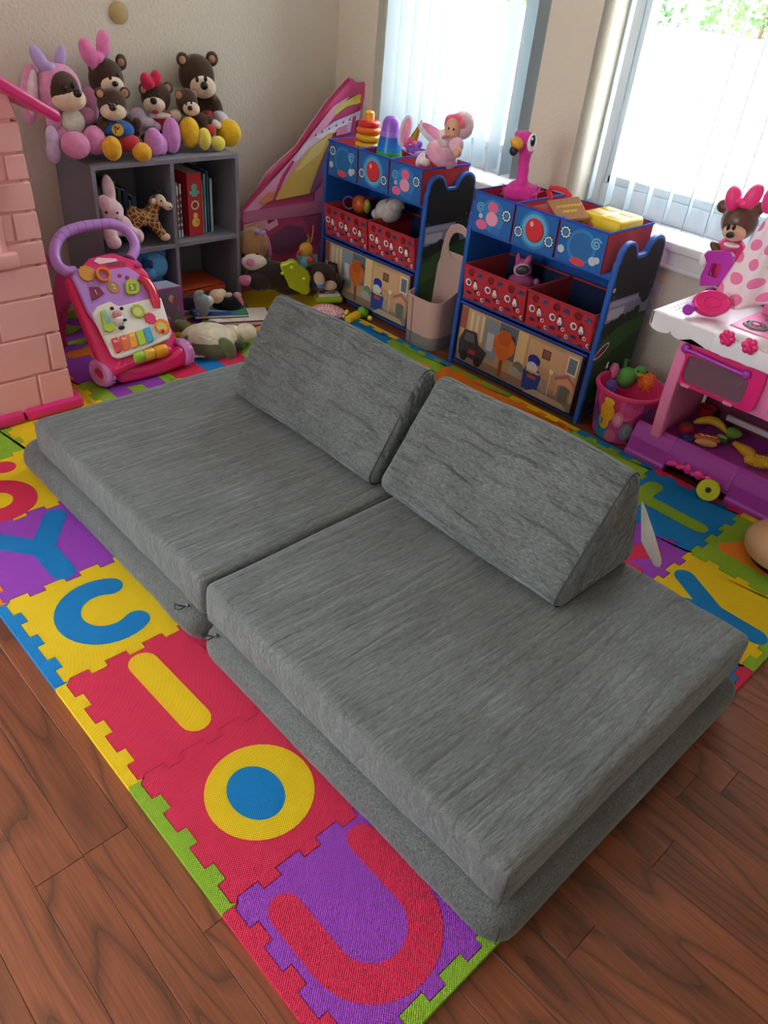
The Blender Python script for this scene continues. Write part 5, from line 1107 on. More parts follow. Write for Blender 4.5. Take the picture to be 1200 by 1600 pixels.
# tent folded flat and leaning in the corner
tn = thing('play_tent', 'pink pop up play tent folded flat, leaning in the corner behind the organiser', 'play tent', (1.9, 2.28, 0))
ty = 2.27
O = [(378, 470), (376, 329), (415, 281), (460, 238), (490, 193), (515, 160), (546, 122), (551, 124), (557, 131), (568, 129), (571, 134), (569, 146), (562, 166), (557, 207), (552, 260), (547, 330), (540, 470)]
tp_ = [at(u, v, 'y', ty) for u, v in O]
for p in tp_: p.z = max(p.z, .014)
tpk = cloth('d8588e')
fp_ = B().prism(tp_, (0, .006, 0)).build('front_sheet', tpk, tn, world=True)
for k in range(len(fp_.data.vertices)): v_ = fp_.data.vertices[k]; v_.co.y += .012 * math.sin(v_.co.z * 14)
B().prism([at(u, v, 'y', ty + .03) for u, v in [(376, 345), (415, 270), (462, 228), (510, 158), (545, 119), (551, 124), (540, 160), (520, 300), (470, 400), (390, 440)]], (0, .006, 0)).build('rear_sheet', cloth('e8a0c4'), tn, world=True)
B().tube([at(u, v, 'y', ty - .004) for u, v in [(377, 330), (415, 282), (460, 239), (490, 194), (515, 161), (545, 125)]], .006, 8).build('edge_piping', cloth('c02458'), tn, world=True)
B().tube([at(u, v, 'y', ty - .004) for u, v in [(556, 131), (568, 130), (570, 140), (562, 166), (556, 210), (551, 262)]], .005, 8).build('edge_piping', cloth('e03c80'), tn, world=True)
B().prism([at(u, v, 'y', ty - .004) for u, v in [(526, 163), (528, 150), (540, 136), (553, 129), (558, 132), (553, 138), (542, 145), (535, 157)]], (0, .01, 0)).build('top_vent', cloth('4a3038'), tn, world=True, label='dark mesh vent')
S_ = [('e6a2c6', [(380, 330), (460, 242), (520, 165), (545, 150), (470, 250), (425, 310), (378, 345)]), ('dcd0ea', [(455, 252), (478, 222), (520, 190), (562, 172), (560, 186), (520, 208), (480, 232), (462, 252)]),
      ('c8cc62', [(520, 174), (535, 160), (560, 146), (563, 160), (540, 166), (522, 180)]), ('e4d43c', [(554, 150), (563, 146), (561, 160), (555, 163)]), ('f0e4f0', [(490, 214), (556, 180), (555, 190), (500, 216)]),
      ('d9b45a', [(427, 308), (455, 268), (480, 232), (512, 208), (520, 206), (505, 238), (488, 290), (482, 302), (430, 312)]), ('e6cc86', [(458, 268), (490, 226), (512, 212), (500, 238), (470, 262)]), ('b83070', [(425, 309), (440, 272), (455, 250), (458, 252), (444, 276), (429, 310)]),
      ('8a5a84', [(500, 250), (520, 210), (522, 235), (506, 268), (488, 300), (482, 300)]), ('c87ca6', [(490, 300), (520, 262), (520, 320), (490, 322)]), ('e08cb8', [(525, 200), (553, 188), (550, 205), (523, 212)]), ('d8b0d8', [(540, 192), (548, 190), (546, 204), (540, 206)]), ('d04c8c', [(549, 182), (554, 180), (551, 206), (545, 208)]),
      ('d88a5c', [(402, 314), (416, 300), (428, 298), (424, 312), (410, 318)]), ('c07098', [(378, 330), (500, 312), (520, 314), (520, 330), (378, 348)]), ('e6a8c2', [(378, 350), (415, 342), (418, 356), (378, 364)]), ('c8a860', [(382, 352), (403, 345), (406, 354), (384, 361)]), ('e6a8c2', [(385, 354), (400, 349), (402, 353), (387, 358)]),
      ('7a4468', [(420, 368), (446, 350), (470, 352), (478, 372), (452, 392), (428, 398), (418, 388)]), ('9c4678', [(470, 340), (515, 330), (520, 360), (490, 376)]), ('e9b0cc', [(412, 352), (430, 340), (432, 350), (416, 360)])]
sc_n = [((u, v), k * 3.1) for k, (u, v) in enumerate([(488, 212), (498, 207), (509, 202), (520, 197), (531, 192), (541, 188)])]
S_ += [('4a4468', [(u, v), (u + 2.5, v - 5), (u + 3.5, v - 1)]) for (u, v), k in sc_n]
def tf(u, v):
    p = at(u, v, 'y', ty - .010); p.y += 0; return p
decal('tent_print', tn, tf, S_, nrm=Vector((0, -1, 0)), lift=.0055, step=.0004, rough=.8)
# toys on the floor by the first organiser
ZF = .0125
toy('plush_bunny', 'brown plush bunny with pink nose and lavender bow lying by the bookshelf', 'plush toy', (1.70, 2.30, ZF), [
    ('body', '7f9a56', [(408, 405, 2.22, 15, 17, .05), (398, 425, 2.21, 22, 14, .05)], 'green outfit'), ('head', 'a98158', [(395, 382, 2.19, 24, 26, .055)]), ('muzzle', 'e8dcd4', [(397, 410, 2.135, 20, 13, .03)], 'white muzzle'),
    ('nose', 'e27ba8', [(391, 410, 2.098, 7, 6, .012)], 'pink nose'), *eyes((381, 399), (402, 398), r=2.5, y=2.128), ('ear', 'd87aa8', [(417, 383, 2.17, 6, 20, .014, D(tilt=-14))]),
    ('bow', 'b8a0dc', [(401, 362, 2.15, 5, 5, .012, D(tilt=20)), (411, 364, 2.15, 6, 4.5, .012, D(tilt=-20))], 'lavender bow'), ('foot', 'd880ac', [(384, 438, 2.12, 12, 8, .025)]), ('foot', '9c7450', [(405, 436, 2.15, 13, 9, .03)])])
toy('plush_dog', 'big dark brown plush dog lying on its side by the corner organiser', 'plush toy', (1.8, 2.08, ZF), [
    ('body', '2e221e', [(425, 430, 2.10, 40, 22, .06), (455, 440, 2.06, 34, 22, .06), (405, 440, 2.10, 20, 14, .05)]), ('head', '33251f', [(500, 432, 1.985, 27, 22, .05), (520, 440, 1.965, 16, 14, .035)]),
    ('muzzle', 'c0a68c', [(499, 436, 1.93, 9, 12, .02, D(tilt=-20)), (515, 446, 1.925, 12, 8, .024)], 'tan muzzle'), ('nose', gloss, [(529, 441, 1.918, 5, 4, .012)]), ('collar_tag', '2888c8', [(501, 447, 1.92, 6, 4, .01)], 'blue collar tag')])
t = thing('activity_ball', 'small colourful activity ball toy with orange stalk near the corner organiser', 'toy', at(478, 425, 'y', 2.12)); t.location.z = .0125
def wb(nm, col, bl, lab=None, rough=.35, ax='y'):
    b = B()
    for q in bl: blob(b, *q[:6], **(q[6] if len(q) > 6 else {}))
    return b.build(nm, plastic(col, rough), CURT, world=True, label=lab)
CURT = t
wb('ball_body', '5c9aa0', [(478, 412, 2.10, 15, 16, .035)]); wb('cap', 'd0a038', [(478, 390, 2.10, 11, 11, .025)], 'yellow cap'); wb('bead', 'e84c3c', [(484, 406, 2.055, 5, 5, .01)])
B().tube([at(u, v, 'y', 2.10) for u, v in ((464, 402), (466, 394), (482, 384), (488, 372), (490, 352))], .004, 8).build('stalk', plastic('e0553c', .4), t, world=True, label='orange stalk')
B().tube([at(u, v, 'y', 2.10) for u, v in ((480, 380), (483, 372), (481, 367))], .004, 8).build('leaf', plastic('8cb83c', .4), t, world=True)
B().prism([at(u, v, 'y', 2.08) for u, v in ((486, 400), (496, 398), (496, 418), (488, 422))], (0, .02, 0)).build('page', plastic('8ab0c0', .5), t, world=True)
O = [(438, 418), (441, 413), (448, 412), (453, 408), (459, 408), (465, 412), (468, 417), (476, 421), (483, 427), (486, 435), (484, 444), (485, 455), (481, 461), (473, 461), (461, 455), (452, 450), (448, 440), (443, 430)]
t = thing('flower_toy', 'lime green flower shaped plastic toy standing on edge by the dark plush dog', 'toy', at(470, 461, 'y', 1.98)); t.location.z = .0125
B().prism([at(u, v, 'y', 1.97) for u, v in O], (.02, .032, 0)).build('shell', plastic('b8c81e', .35), t, world=True, bev=.008)
for u, v in ((456, 418), (475, 436), (441, 427)): wb_ = B(); blob(wb_, u, v, 1.966, 2.5, 2.5, .003); wb_.build('stud', plastic('c8d440', .35), t, world=True)
t = CURT = thing('chunky_toy', 'white and lime green chunky toy with red button beside pink check cushion', 'toy', (1.83, 1.93, .0125))
c = at(513, 466, 'z', .028); B().box(c, (.125, .06, .030), (0, 0, -.45), bev=.013, seg=3).build('base', plastic('a8cc28', .35), t, world=True)
B().box(c + Vector((0, 0, .019)), (.10, .045, .016), (0, 0, -.45), bev=.007, seg=3).build('top_plate', plastic('ece8e0', .4), t, world=True)
B().ell(c + Vector((-.028, .012, .028)), (.013, .012, .005)).build('red_button', plastic('d82c48', .35), t, world=True); B().tube([c + Vector((.016 + .014 * math.cos(q), -.008 + .009 * math.sin(q), .028)) for q in [3.3 + .4 * k for k in range(7)]], .0022, 6).build('smile_ridge', plastic('50803c', .4), t, world=True)
chk = bpy.data.materials.new('pink_check'); chk.use_nodes = True; n_ = chk.node_tree.nodes; l_ = chk.node_tree.links; tcc = n_.new('ShaderNodeTexCoord'); ck = n_.new('ShaderNodeTexChecker'); ck.inputs['Scale'].default_value = 95; ck.inputs['Color1'].default_value = lin('f0d4d8'); ck.inputs['Color2'].default_value = lin('e08a98')
l_.new(tcc.outputs['Object'], ck.inputs[0]); l_.new(ck.outputs[0], n_['Principled BSDF'].inputs['Base Color']); n_['Principled BSDF'].inputs['Roughness'].default_value = .9
c = at(514, 487, 'z', .03); t = tag(setgeo(B().ell(c, (.075, .045, .03), (0, .1, -.7)).build('check_cushion', chk), (c.x, c.y, .0)), 'small pink checked cushion on the floor behind left wedge', 'cushion'); t.location.z = 0
t = CURT = thing('purple_block', 'small purple block peeking out between check cushion and caterpillar', 'toy block', at(537, 497, 'z', .0125)); B().box(at(537, 493, 'z', .024), (.03, .04, .022), (0, 0, .4), bev=.004).build('block', plastic('5c3ca0', .4), t, world=True)
t = CURT = thing('caterpillar_toy', 'yellow and green caterpillar toy on the wood floor by the street bin', 'toy', at(562, 502, 'z', .0005)); t.location.z = .0005
c = at(549, 497, 'z', .022); c2 = at(565, 488, 'z', .026); c3 = at(578, 497, 'z', .012)
B().tube([c + (c - c2) * .35, c, c + (c2 - c) * .6], [.016, .021, .018], 14).build('body', plastic('e8c020', .4), t, world=True); B().ell(c2, (.022, .022, .025)).build('segment', plastic('78b828', .4), t, world=True, label='green segment')
B().ell(c2 + Vector((.014, -.008, -.004)), (.016, .016, .02)).build('segment', plastic('5ca820', .4), t, world=True); B().ell(c3, .0115).build('foot_ball', plastic('d8c83c', .4), t, world=True)
for d in ((-.02, .014, .022), (-.034, .010, .012), (-.010, .020, .024)): B().ell(c + Vector(d), .009).build('knob', plastic('e8c83c', .4), t, world=True)
# turtle on its back, books and plush in front of the bookshelf
OLV = '66704a'; CRM = 'd9cfb4'
t = toy('plush_turtle', 'olive and cream plush turtle lying on its back between walker and wedge', 'plush toy', (1.22, 1.88, ZF), [
    ('shell', '5a5c40', [(325, 540, .035, 46, 22, .09, D(ax='z'))]), ('belly', CRM, [(326, 530, .055, 44, 24, .085, D(ax='z'))], 'cream belly'), ('neck', CRM, [(360, 522, .055, 22, 14, .04, D(ax='z'))]), ('head', CRM, [(384, 520, .06, 17, 15, .04, D(ax='z'))]),
    ('flipper', OLV, [(285, 510, .05, 14, 9, .03, D(ax='z', tilt=35)), (276, 503, .04, 8, 7, .02, D(ax='z'))]), ('flipper', OLV, [(298, 538, .05, 10, 16, .02, D(ax='z', tilt=-20))]), ('flipper', OLV, [(327, 508, .045, 16, 7, .025, D(ax='z'))]), ('flipper', OLV, [(354, 545, .045, 13, 20, .025, D(ax='z', tilt=-30))]), ('flipper', '4c5438', [(372, 540, .04, 11, 9, .02, D(ax='z'))]),
    ('belly_trim', 'e8d6c0', [(318, 552, .03, 30, 5, .03, D(ax='z', tilt=-4))])])
lp = at(320, 527, 'z', .0965); B().box(lp, (.018, .07, .001), (0, -.1, .25)).build('care_label', M('label_grey', 'b8b2a4', .8), t, world=True, label='sewn care label')
lp = at(344, 518, 'z', .09); B().ell(lp, (.012, .006, .004)).build('red_tag', plastic('d83040', .6), t, world=True)
def flatbook(label, cx, cy, z, w_, d_, th, rz, col, art=None, tilt=0):
    t = thing('book', label, 'book', (cx, cy, z), rz, group='books on the floor before the bookshelf'); m = M('cover_' + col, col, .4)
    B().box((0, 0, .0012), (w_, d_, .0024)).box((0, 0, th - .0012), (w_, d_, .0024)).box((0, d_ / 2 - .0012, th / 2), (w_, .0024, th)).build('cover', m, t, smooth=False)
    B().box((0, -.001, th / 2), (w_ - .008, d_ - .006, max(.002, th - .005))).build('pages', page, t, smooth=False)
    if art: decal('cover_print', t, lambda u, v: (-w_ / 2 + u * w_, -d_ / 2 + v * d_, th), art, nrm=Vector((0, 0, 1)), lift=.0003, world=False)
    return t
flatbook('large white book with maroon edge, bottom of the floor pile by the turtle', 1.40, 2.03, ZF, .27, .15, .018, -.42, '7c2434', [('ece6dc', rect(.03, .05, .97, .97)), ('d8b0a8', circ(.3, .4, .12, 16, .2))])
flatbook('blue picture book lying on the large white book by the bookshelf', 1.345, 2.085, ZF + .0185, .22, .115, .014, -.42, '245c9c', [('2a6cb0', rect(.0, .0, .75, 1)), ('2f8c84', rect(.70, 0, .88, 1)), ('3c9c5c', rect(.88, 0, 1, 1)), ('e8ecec', rect(.06, .06, .22, .3)), ('d8e4ec', circ(.5, .62, .34, 26, .3)), ('6cacb8', circ(.5, .62, .25, 20, .2)), ('c86c7c', circ(.66, .7, .05, 12, .07)), ('203c74', rect(.25, .05, .68, .14))])
toy('plush_cat', 'grey plush head toy with teal ears lying on the blue book', 'plush toy', (1.27, 2.10, ZF + .033), [('body', '1d1e26', [(292, 474, 2.11, 20, 11, .03)]), ('head', '9aa0a8', [(315, 472, 2.075, 14, 14, .03), (318, 485, 2.065, 9, 10, .02)]), ('ear', '8fb0a8', [(310, 460, 2.08, 9, 6, .012, D(tilt=-30))]), ('muzzle', 'dfe2e0', [(327, 470, 2.06, 7, 8, .02)])])
toy('plush_sheep', 'black plush sheep with cream face and pink bow lying at end of the book pile', 'plush toy', (1.42, 2.09, ZF + .033), [('body', '15161d', [(355, 476, 2.09, 24, 13, .04), (370, 480, 2.08, 12, 12, .03)]), ('head', 'dcc2a4', [(338, 463, 2.06, 12, 11, .028), (346, 458, 2.065, 8, 7, .018)], 'cream face'), ('ear', 'd8bc9c', [(356, 461, 2.06, 7, 4, .01, D(tilt=-15))]), ('bow', M('satin_pink', 'e49ab8', .35), [(371, 461, 2.06, 7, 5, .012, D(tilt=10)), (375, 470, 2.06, 5, 9, .01, D(tilt=-25))], 'pink satin bow')])
t = thing('picture_box', 'purple edged cardboard box with fairy picture standing before the bookshelf', 'box', (1.10, 2.08, ZF))
a, b_, c, d = at(243, 454, 'y', 2.075), at(284, 447, 'y', 2.045), at(290, 512, 'y', 2.03), at(256, 520, 'y', 2.06)
for p in (c, d): p.z = .0127
back = Vector((-.02, .085, 0))
B().prism([a, b_, c, d], back).build('carton', M('carton_purple', 'b04ab0', .5), t, world=True, bev=.001)
nb = (b_ - a).cross(d - a).normalized(); nb = nb if nb.y < 0 else -nb
def bx(u, v): return a.lerp(b_, u).lerp(d.lerp(c, u), v)
fx_ = [('7c6c8c', rect(.0, .02, .86, .98)), ('c89a84', circ(.4, .3, .34, 18, .2)), ('8aa08c', circ(.6, .5, .2, 14, .2)), ('b87088', circ(.25, .5, .18, 14, .18)), ('d8b09c', circ(.55, .25, .12, 14, .1)), ('a05c6c', circ(.68, .32, .12, 14, .12)), ('c8c0b4', circ(.45, .62, .16, 14, .08)), ('7a5c94', rect(0, .76, .86, .98)), ('a88cc0', circ(.45, .86, .2, 14, .05)), ('6c8c5c', circ(.7, .62, .1, 12, .08))]
decal('box_print', t, bx, fx_, nrm=nb, lift=.0006, step=.0001)
B().prism([p + Vector((0, 0, .0006)) for p in (a + Vector((.004, .004, 0)), b_ + Vector((-.006, .004, 0)), b_ + back * .95, a + back * .95)], (0, 0, .0005)).build('top_flap', M('carton_pale', 'aab2cc', .5), t, world=True, label='pale blue top')
# ================================================================ toys in the bins
t = CURT = thing('ring_stacker', 'orange and yellow ring stacking toy in left bin by the corner', 'stacking toy', (2.0, 1.965, .534))
B().lathe([(0, 0), (.05, 0), (.055, .01), (.05, .03), (.02, .04), (0, .04)], 24).build('base', plastic('e8a028', .35), t)
for z, r, c in ((.055, .055, 'e8d03c'), (.085, .054, '78b83c'), (.115, .0535, 'f0b828'), (.145, .0525, 'f0b022'), (.172, .051, 'f0701e'), (.197, .046, 'e03030')):
    B().lathe([(r - .015 + .015 * math.cos(q), z + .014 * math.sin(q)) for q in [2 * math.pi * k / 12 for k in range(12)]], 28, closed=True).build('ring', plastic(c, .3), t)
B().lathe([(0, .19), (.021, .19), (.019, .238), (.013, .243), (0, .244)], 18).build('cap', plastic('f5a820', .3), t)
t = thing('stacking_cups', 'rainbow tower of nested stacking cups beside the ring stacker', 'stacking toy', (2.0, 1.835, .534))
cc_ = ['d8c838', 'c8d83c', '3cb448', '1c8cd8', '1478d0', '1c6cc8', 'a878dc', '9a5cd0']
for k, c in enumerate(cc_):
    z = .075 + .0185 * k; r = .060 - .0032 * k
    if k == 0: B().lathe([(0, .002), (.05, .002), (.056, .05), (0, .05)], 24).build('cup', plastic('e0a03c', .3), t)
    if k < 7: B().lathe([(0, z - .02), (r, z - .02), (r + .002, z - .018), (r - .0015, z + .0066), (r - .004, z + .007), (0, z + .007)], 28).build('cup', plastic(c, .3), t)
    else: B().lathe([(0, z - .02), (r + .002, z - .02), (r + .001, z - .012), (r - .003, z + .02), (r - .012, z + .036), (r - .024, z + .042), (0, z + .043)], 28).build('cup', plastic(c, .3), t)
t = CURT = thing('horn_headband', 'unicorn headband with gold horn, flowers and pink lined ears in middle bin', 'headband', (2.04, 1.73, .60))
a, c = at(644, 226, 'x', 2.0), at(659, 192, 'x', 2.0); hn = B(); hr = []
for k in range(13):
    f = k / 12; p = a.lerp(c, f); r_ = .016 * (1 - f) + .002 + (.0014 if k % 2 else 0); hr.append((p, r_))
B().tube([p for p, r_ in hr], [r_ for p, r_ in hr], 12).build('horn', M('gold_horn', 'c49a3e', .3, metal=.7), t, world=True, label='gold spiral horn')
fl = B()
for u, v in ((634, 230), (640, 224), (646, 230)): blob(fl, u, v, 1.985, 5, 5, .012, ax='x')
fl.build('flower', cloth('e85c90'), t, world=True); fl = B()
for u, v in ((651, 236), (644, 240), (638, 238), (655, 230)): blob(fl, u, v, 1.98, 5, 5, .012, ax='x')
fl.build('flower', cloth('8c5cc8'), t, world=True)
def hear(u, v, ru, rv, tl, tl2):
    e_ = B(); blob(e_, u, v, 2.01, ru, rv, .012, tilt=tl, ax='x'); e_ = e_.build('ear', plush('e9e2ee'), t, world=True); q = B(); blob(q, u + tl2[0], v + tl2[1], 1.999, ru * .66, rv * .78, .006, tilt=tl, ax='x'); q.build('ear_lining', plush('ef9fc2'), e_, world=True)
hear(632, 209, 10, 24, 12, (1, -1)); hear(682, 220, 11, 36, -62, (0, -6))
B().tube([at(628, 236, 'x', 2.02), at(643, 245, 'x', 2.0), at(672, 242, 'x', 2.02)], .006, 8).build('band', cloth('d8c4d8'), t, world=True)
t = toy('baby_doll', 'soft pink baby doll with ruffled cap lying in right bin by the window', 'doll', (2.0, 1.56, .60), [
    ('body', 'f2b4c8', [(690, 247, 2.0, 28, 18, .04, D(ax='x', tilt=28)), (703, 234, 2.0, 19, 21, .04, D(ax='x'))]), ('bib', 'f0dcdc', [(698, 222, 1.975, 17, 14, .03, D(ax='x', tilt=25))], 'white bib'),
    ('cap', 'f0d0d8', [(723, 200, 2.01, 19, 21, .045, D(ax='x')), (717, 204, 2.0, 14, 16, .035, D(ax='x'))]), ('face', 'e2ae90', [(708, 205, 1.965, 13.5, 16, .03, D(ax='x', tilt=12))]), ('eye', eyem, [(701, 205, 1.936, 1.5, 2, .004, D(ax='x'))]), ('eye', eyem, [(709, 207, 1.934, 1.5, 2, .004, D(ax='x'))]),
    ('ruffle', 'ee6c8c', [(700, 191, 1.965, 5, 6, .016, D(ax='x')), (706, 187, 1.968, 6, 4.5, .016, D(ax='x')), (714, 186, 1.972, 6, 4.5, .016, D(ax='x')), (720, 190, 1.975, 5, 6, .016, D(ax='x')), (723, 199, 1.972, 4, 7, .015, D(ax='x')), (697, 198, 1.965, 3.5, 7, .013, D(ax='x'))], 'pink ruffle'),
    ('sleeve', 'f2c4d2', [(713, 232, 1.95, 12, 12, .022, D(ax='x'))]), ('hand', 'e4b294', [(715, 243, 1.94, 7, 8, .018, D(ax='x'))]), ('shoe', 'eee6e0', [(656, 254, 1.96, 6, 12, .02, D(ax='x', tilt=25)), (664, 259, 1.96, 9, 6, .02, D(ax='x'))]), ('neck_trim', 'e06c88', [(702, 216, 1.955, 13, 2.5, .02, D(ax='x', tilt=-22))])])
t = toy('plush_flamingo', 'hot pink plush flamingo with yellow and black beak in bin by the window wall', 'plush toy', (2.02, 1.16, .56), [
    ('body', 'e0359c', [(812, 302, 2.01, 25, 20, .05, D(ax='x')), (797, 302, 2.01, 11, 12, .035, D(ax='x', tilt=20)), (829, 304, 2.01, 11, 14, .035, D(ax='x'))]),
    ('neck', 'e23aa0', [(815, 285, 2.0, 10, 14, .026, D(ax='x')), (817, 268, 2.0, 9.5, 16, .025, D(ax='x')), (819, 250, 2.0, 9.5, 16, .025, D(ax='x')), (821, 240, 2.0, 10, 10, .027, D(ax='x'))]),
    ('head', 'e23aa0', [(819, 222, 2.0, 17, 17, .04, D(ax='x')), (813, 212, 2.0, 10, 7, .03, D(ax='x', tilt=20)), (826, 235, 2.0, 8, 7, .025, D(ax='x'))])])
for nm, col, bl, lb in (('beak', 'e2a238', [(808, 224, 1.955, 11, 9, .022, D(ax='x', tilt=25)), (803, 221, 1.95, 6, 6, .018, D(ax='x'))], 'yellow beak'), ('beak_tip', '24242a', [(803, 235, 1.948, 7, 8, .018, D(ax='x', tilt=20))], 'black beak tip'), ('eye', 'f4f2f4', [(831, 223, 1.97, 7, 13, .02, D(ax='x'))], None), ('pupil', '15182c', [(833, 220, 1.955, 4, 8.5, .014, D(ax='x'))], None), ('glint', 'ffffff', [(832, 217, 1.945, 1.6, 2.2, .008, D(ax='x'))], None)):
    CURT = t; wb(nm, col, bl, lb)
fe = B(); rr = random.Random(5)
for k in range(60):
    a = rr.uniform(2.2, 6.3) if k % 2 else rr.uniform(-.6, 1); c = at(812 + 27 * math.cos(a) * rr.uniform(.7, 1.1), 300 - 16 * math.sin(a) * .6, 'x', 2.0 + rr.uniform(-.03, .03)); fe.tube([c, c + Vector((rr.uniform(-.012, .012), rr.uniform(-.02, .02), rr.uniform(-.004, .02)))], [.004, .001], 5)
fe.build('feather_fluff', plush('e84aa8'), t, world=True, stuff=True)
CURT = t; wb('hang_tag', 'f0f0f0', [(842, 303, 1.99, 3, 6, .003)], 'white tag')
t = thing('cloth_barn', 'brown roofed soft cloth barn with red handle and yellow lettering in middle bin', 'soft toy', (2.0, .97, .56))
P = [at(854, 313, 'x', 1.955), at(904, 306, 'x', 1.985), at(921, 340, 'x', 1.90)]
P.append(atp(872, 344, P[0], (P[1] - P[0]).cross(P[2] - P[1]).normalized()))
nr = (P[1] - P[0]).cross(P[3] - P[0]).normalized(); nr = nr if nr.x < 0 else -nr
B().prism(P, -nr * .010).build('roof_flap', cloth('a8764e'), t, world=True, bev=.003, label='brown ribbed roof')
P2 = [P[0] + Vector((.0, 0, 0)), P[1], P[1] + Vector((.09, .0, -.075)), P[0] + Vector((.09, .0, -.075))]; B().prism(P2, (0, 0, -.010)).build('roof_flap', cloth('a8764e'), t, world=True, bev=.003)
B().box((1.985, .975, .60), (.15, .13, .11), bev=.006).build('barn_body', cloth('b02432'), t, world=True)
B().tube([at(u, v, 'x', 2.0) for u, v in ((862, 311), (857, 299), (861, 293), (872, 294), (883, 298), (891, 307))], .0085, 10).build('handle', cloth('d03040'), t, world=True, label='red handle')
ym = M('embroidery_yellow', 'f0d830', .7); ru_ = (P[1] - P[0]).normalized(); up_ = (P[0] - P[3]); ctr = (P[0] + P[1] + P[2] + P[3]) / 4
ux = ((P[1] - P[0]) + (P[2] - P[3])).normalized(); nz_ = nr; uy = nz_.cross(ux)
nsc = Matrix.Diagonal((.62, 1, 1, 1))
text('MY BARNYARD', .020, ym, t, frame_m(ctr + uy * .012 + nr * .0008, ux, uy) @ nsc); text('FRIENDS', .020, ym, t, frame_m(ctr - uy * .018 + ux * .012 + nr * .0008, ux, uy) @ nsc)
t = thing('shape_box', 'yellow lidded shape sorter box with blue base in right hand bin', 'toy', (2.0, .775, .56))
c = Vector((2.0, .775, .64)); B().box(c + Vector((0, 0, .022)), (.15, .15, .05), bev=.014, seg=3).build('lid', plastic('eac61e', .35), t, world=True); B().box(c + Vector((0, 0, -.035)), (.142, .142, .07), bev=.008).build('base', plastic('2c9cc8', .35), t, world=True, label='blue base')
for dx_, dy_ in ((-.035, .035), (.035, .035), (.035, -.035), (-.035, -.035)): B().box(c + Vector((dx_, dy_, .0466)), (.05, .05, .003), bev=.001).build('hole_shade_pad', plastic('b8941a', .5), t, world=True)  # shade of the lid's holes put into darker raised pads
B().ell(c + Vector((-.0752, .035, .012)), (.003, .016, .012)).build('red_sticker', plastic('e05038', .4), t, world=True)
t = toy('toy_robot', 'pink plastic toy with pointed ears and oval grey screen in red bin', 'toy', (2.05, 1.09, .30), [
    ('body', 'c85a96', [(815, 441, 2.02, 22, 14, .04, D(ax='x')), (815, 452, 2.02, 20, 16, .04, D(ax='x'))]), ('head', 'd8649e', [(817, 421, 2.03, 15, 16, .03, D(ax='x')), (810, 405, 2.03, 5, 11, .012, D(ax='x', tilt=-8)), (826, 406, 2.03, 6, 9, .012, D(ax='x', tilt=24))]),
    ('screen_rim', 'e8b4d0', [(816, 422, 2.0, 13.5, 10.5, .012, D(ax='x', tilt=-12))]), ('screen', '4a4450', [(816, 422, 1.99, 10.5, 7.5, .009, D(ax='x', tilt=-12))], 'grey oval screen'), ('hand', 'c06098', [(838, 441, 2.01, 5, 6, .012, D(ax='x'))])], mat=lambda c: plastic(c, .4))
t = CURT = thing('ball_rattle', 'orange toy with purple ring peeking out of left red bin', 'toy', (2.0, 1.95, .30))
B().ell(at(560, 325, 'x', 1.99), (.03, .035, .04)).build('toy_body', plastic('d8602c', .4), t, world=True); B().ell(at(572, 328, 'x', 1.99), (.015, .018, .03)).build('side_knob', plastic('a89a38', .4), t, world=True)
c = at(543, 322, 'x', 1.97); B().tube([c + Vector((.006 * math.sin(q), .036 * math.cos(q), .024 * math.sin(q))) for q in [2 * math.pi * k / 20 for k in range(20)]], .004, 8, closed=True).build('ring', plastic('7c64b8', .4), t, world=True, label='purple ring')
t = thing('white_toy_bag', 'white rounded soft bag in right red bin above the felt basket', 'bag', (2.02, 1.80, .30)); b = B()
for q in ((606, 335, 1.99, 22, 18, .05, D(ax='x')), (617, 325, 1.99, 14, 12, .04, D(ax='x')), (590, 340, 1.98, 12, 9, .03, D(ax='x'))): blob(b, *q[:6], **q[6])
b.build('pouch', plush('cfc6c2'), t, world=True, fuse=.0045)
B().tube([at(u, v, 'x', 1.965) for u, v in ((600, 330), (605, 318), (616, 313), (626, 318), (630, 332))], .006, 8).build('strap', cloth('7c7468'), t, world=True)
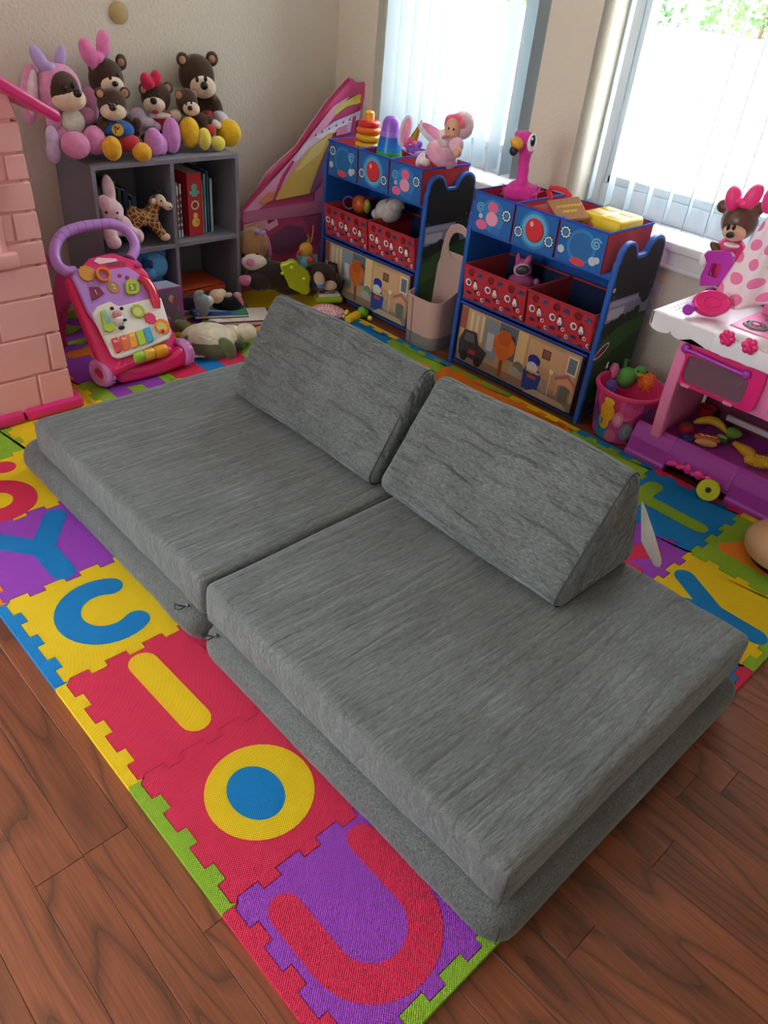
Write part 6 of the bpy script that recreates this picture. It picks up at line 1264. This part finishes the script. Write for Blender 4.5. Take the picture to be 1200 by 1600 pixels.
# doll behind the kitchen
t = toy('bear_doll', 'brown bear doll with pink bow and pink dress behind the kitchen upright', 'doll', (2.17, .47, .56), [
    ('body', M('dress_pink', 'e83a80', .5), [(1142, 388, 2.17, 22, 18, .04, D(ax='x')), (1135, 420, 2.17, 22, 30, .035, D(ax='x'))]), ('head', plastic('5c3f2e', .35), [(1156, 345, 2.17, 28, 30, .06, D(ax='x')), (1131, 322, 2.18, 11, 11, .02, D(ax='x')), (1186, 325, 2.18, 11, 11, .02, D(ax='x'))]),
    ('muzzle', plastic('dcb48e', .45), [(1147, 364, 2.115, 18, 12, .03, D(ax='x'))]), ('nose', gloss, [(1141, 367, 2.072, 6.5, 5, .012, D(ax='x'))]), ('eye', eyem, [(1138, 355, 2.088, 2.6, 5, .006, D(ax='x'))]), ('eye', eyem, [(1147, 355, 2.088, 2.6, 5, .006, D(ax='x'))]),
    ('bow', plastic('ee3c84', .35), [(1146, 310, 2.13, 13, 20, .025, D(ax='x', tilt=-12)), (1177, 307, 2.13, 13, 21, .025, D(ax='x', tilt=18)), (1160, 318, 2.12, 8, 7, .02, D(ax='x'))], 'pink bow'),
    ('collar', plastic('f0ece8', .5), [(1143, 383, 2.13, 12, 4, .02, D(ax='x'))]), ('hand', plastic('eeeaee', .4), [(1103, 404, 2.12, 9, 14, .02, D(ax='x', tilt=15))]), ('arm', plastic('5c3f2e', .4), [(1120, 388, 2.14, 14, 7, .02, D(ax='x', tilt=35))])])
t = thing('pink_knob_toy', 'bright pink rounded toy at right frame edge above the polka cloth', 'toy', at(1206, 312, 'x', 2.03)); b = B(); blob(b, 1206, 312, 2.03, 14, 22, .03, ax='x'); b.build('knob', plastic('f03a86', .3), t, world=True)
# small tan ear linings of the bears, set into the front of each ear
bears = [o for o in bpy.data.objects if o.type == 'EMPTY' and o.name.startswith('plush_bear')]
for k, L in ((1, [(146, 104, 2.373), (189, 97, 2.373)]), (2, [(156, 146, 2.255), (195, 145, 2.255)]), (3, [(224, 139, 2.357), (262, 137, 2.357)]), (4, [(285, 93, 2.385), (331, 92, 2.385)]), (5, [(279, 148, 2.293), (303, 146, 2.293)])):
    for u, v, y in L:
        b = B(); blob(b, u, v + .5, y, 5, 5.5, .006); b.build('ear_lining', plush('c89a74'), bears[k], world=True, label='tan ear lining')

for o in bpy.data.objects:                     # toys of the corner organiser sit with it
    if o.parent is None and o.name in ('ring_stacker', 'stacking_cups', 'horn_headband', 'baby_doll', 'ball_rattle', 'white_toy_bag'): o.location += Vector((.04, .037, .001))
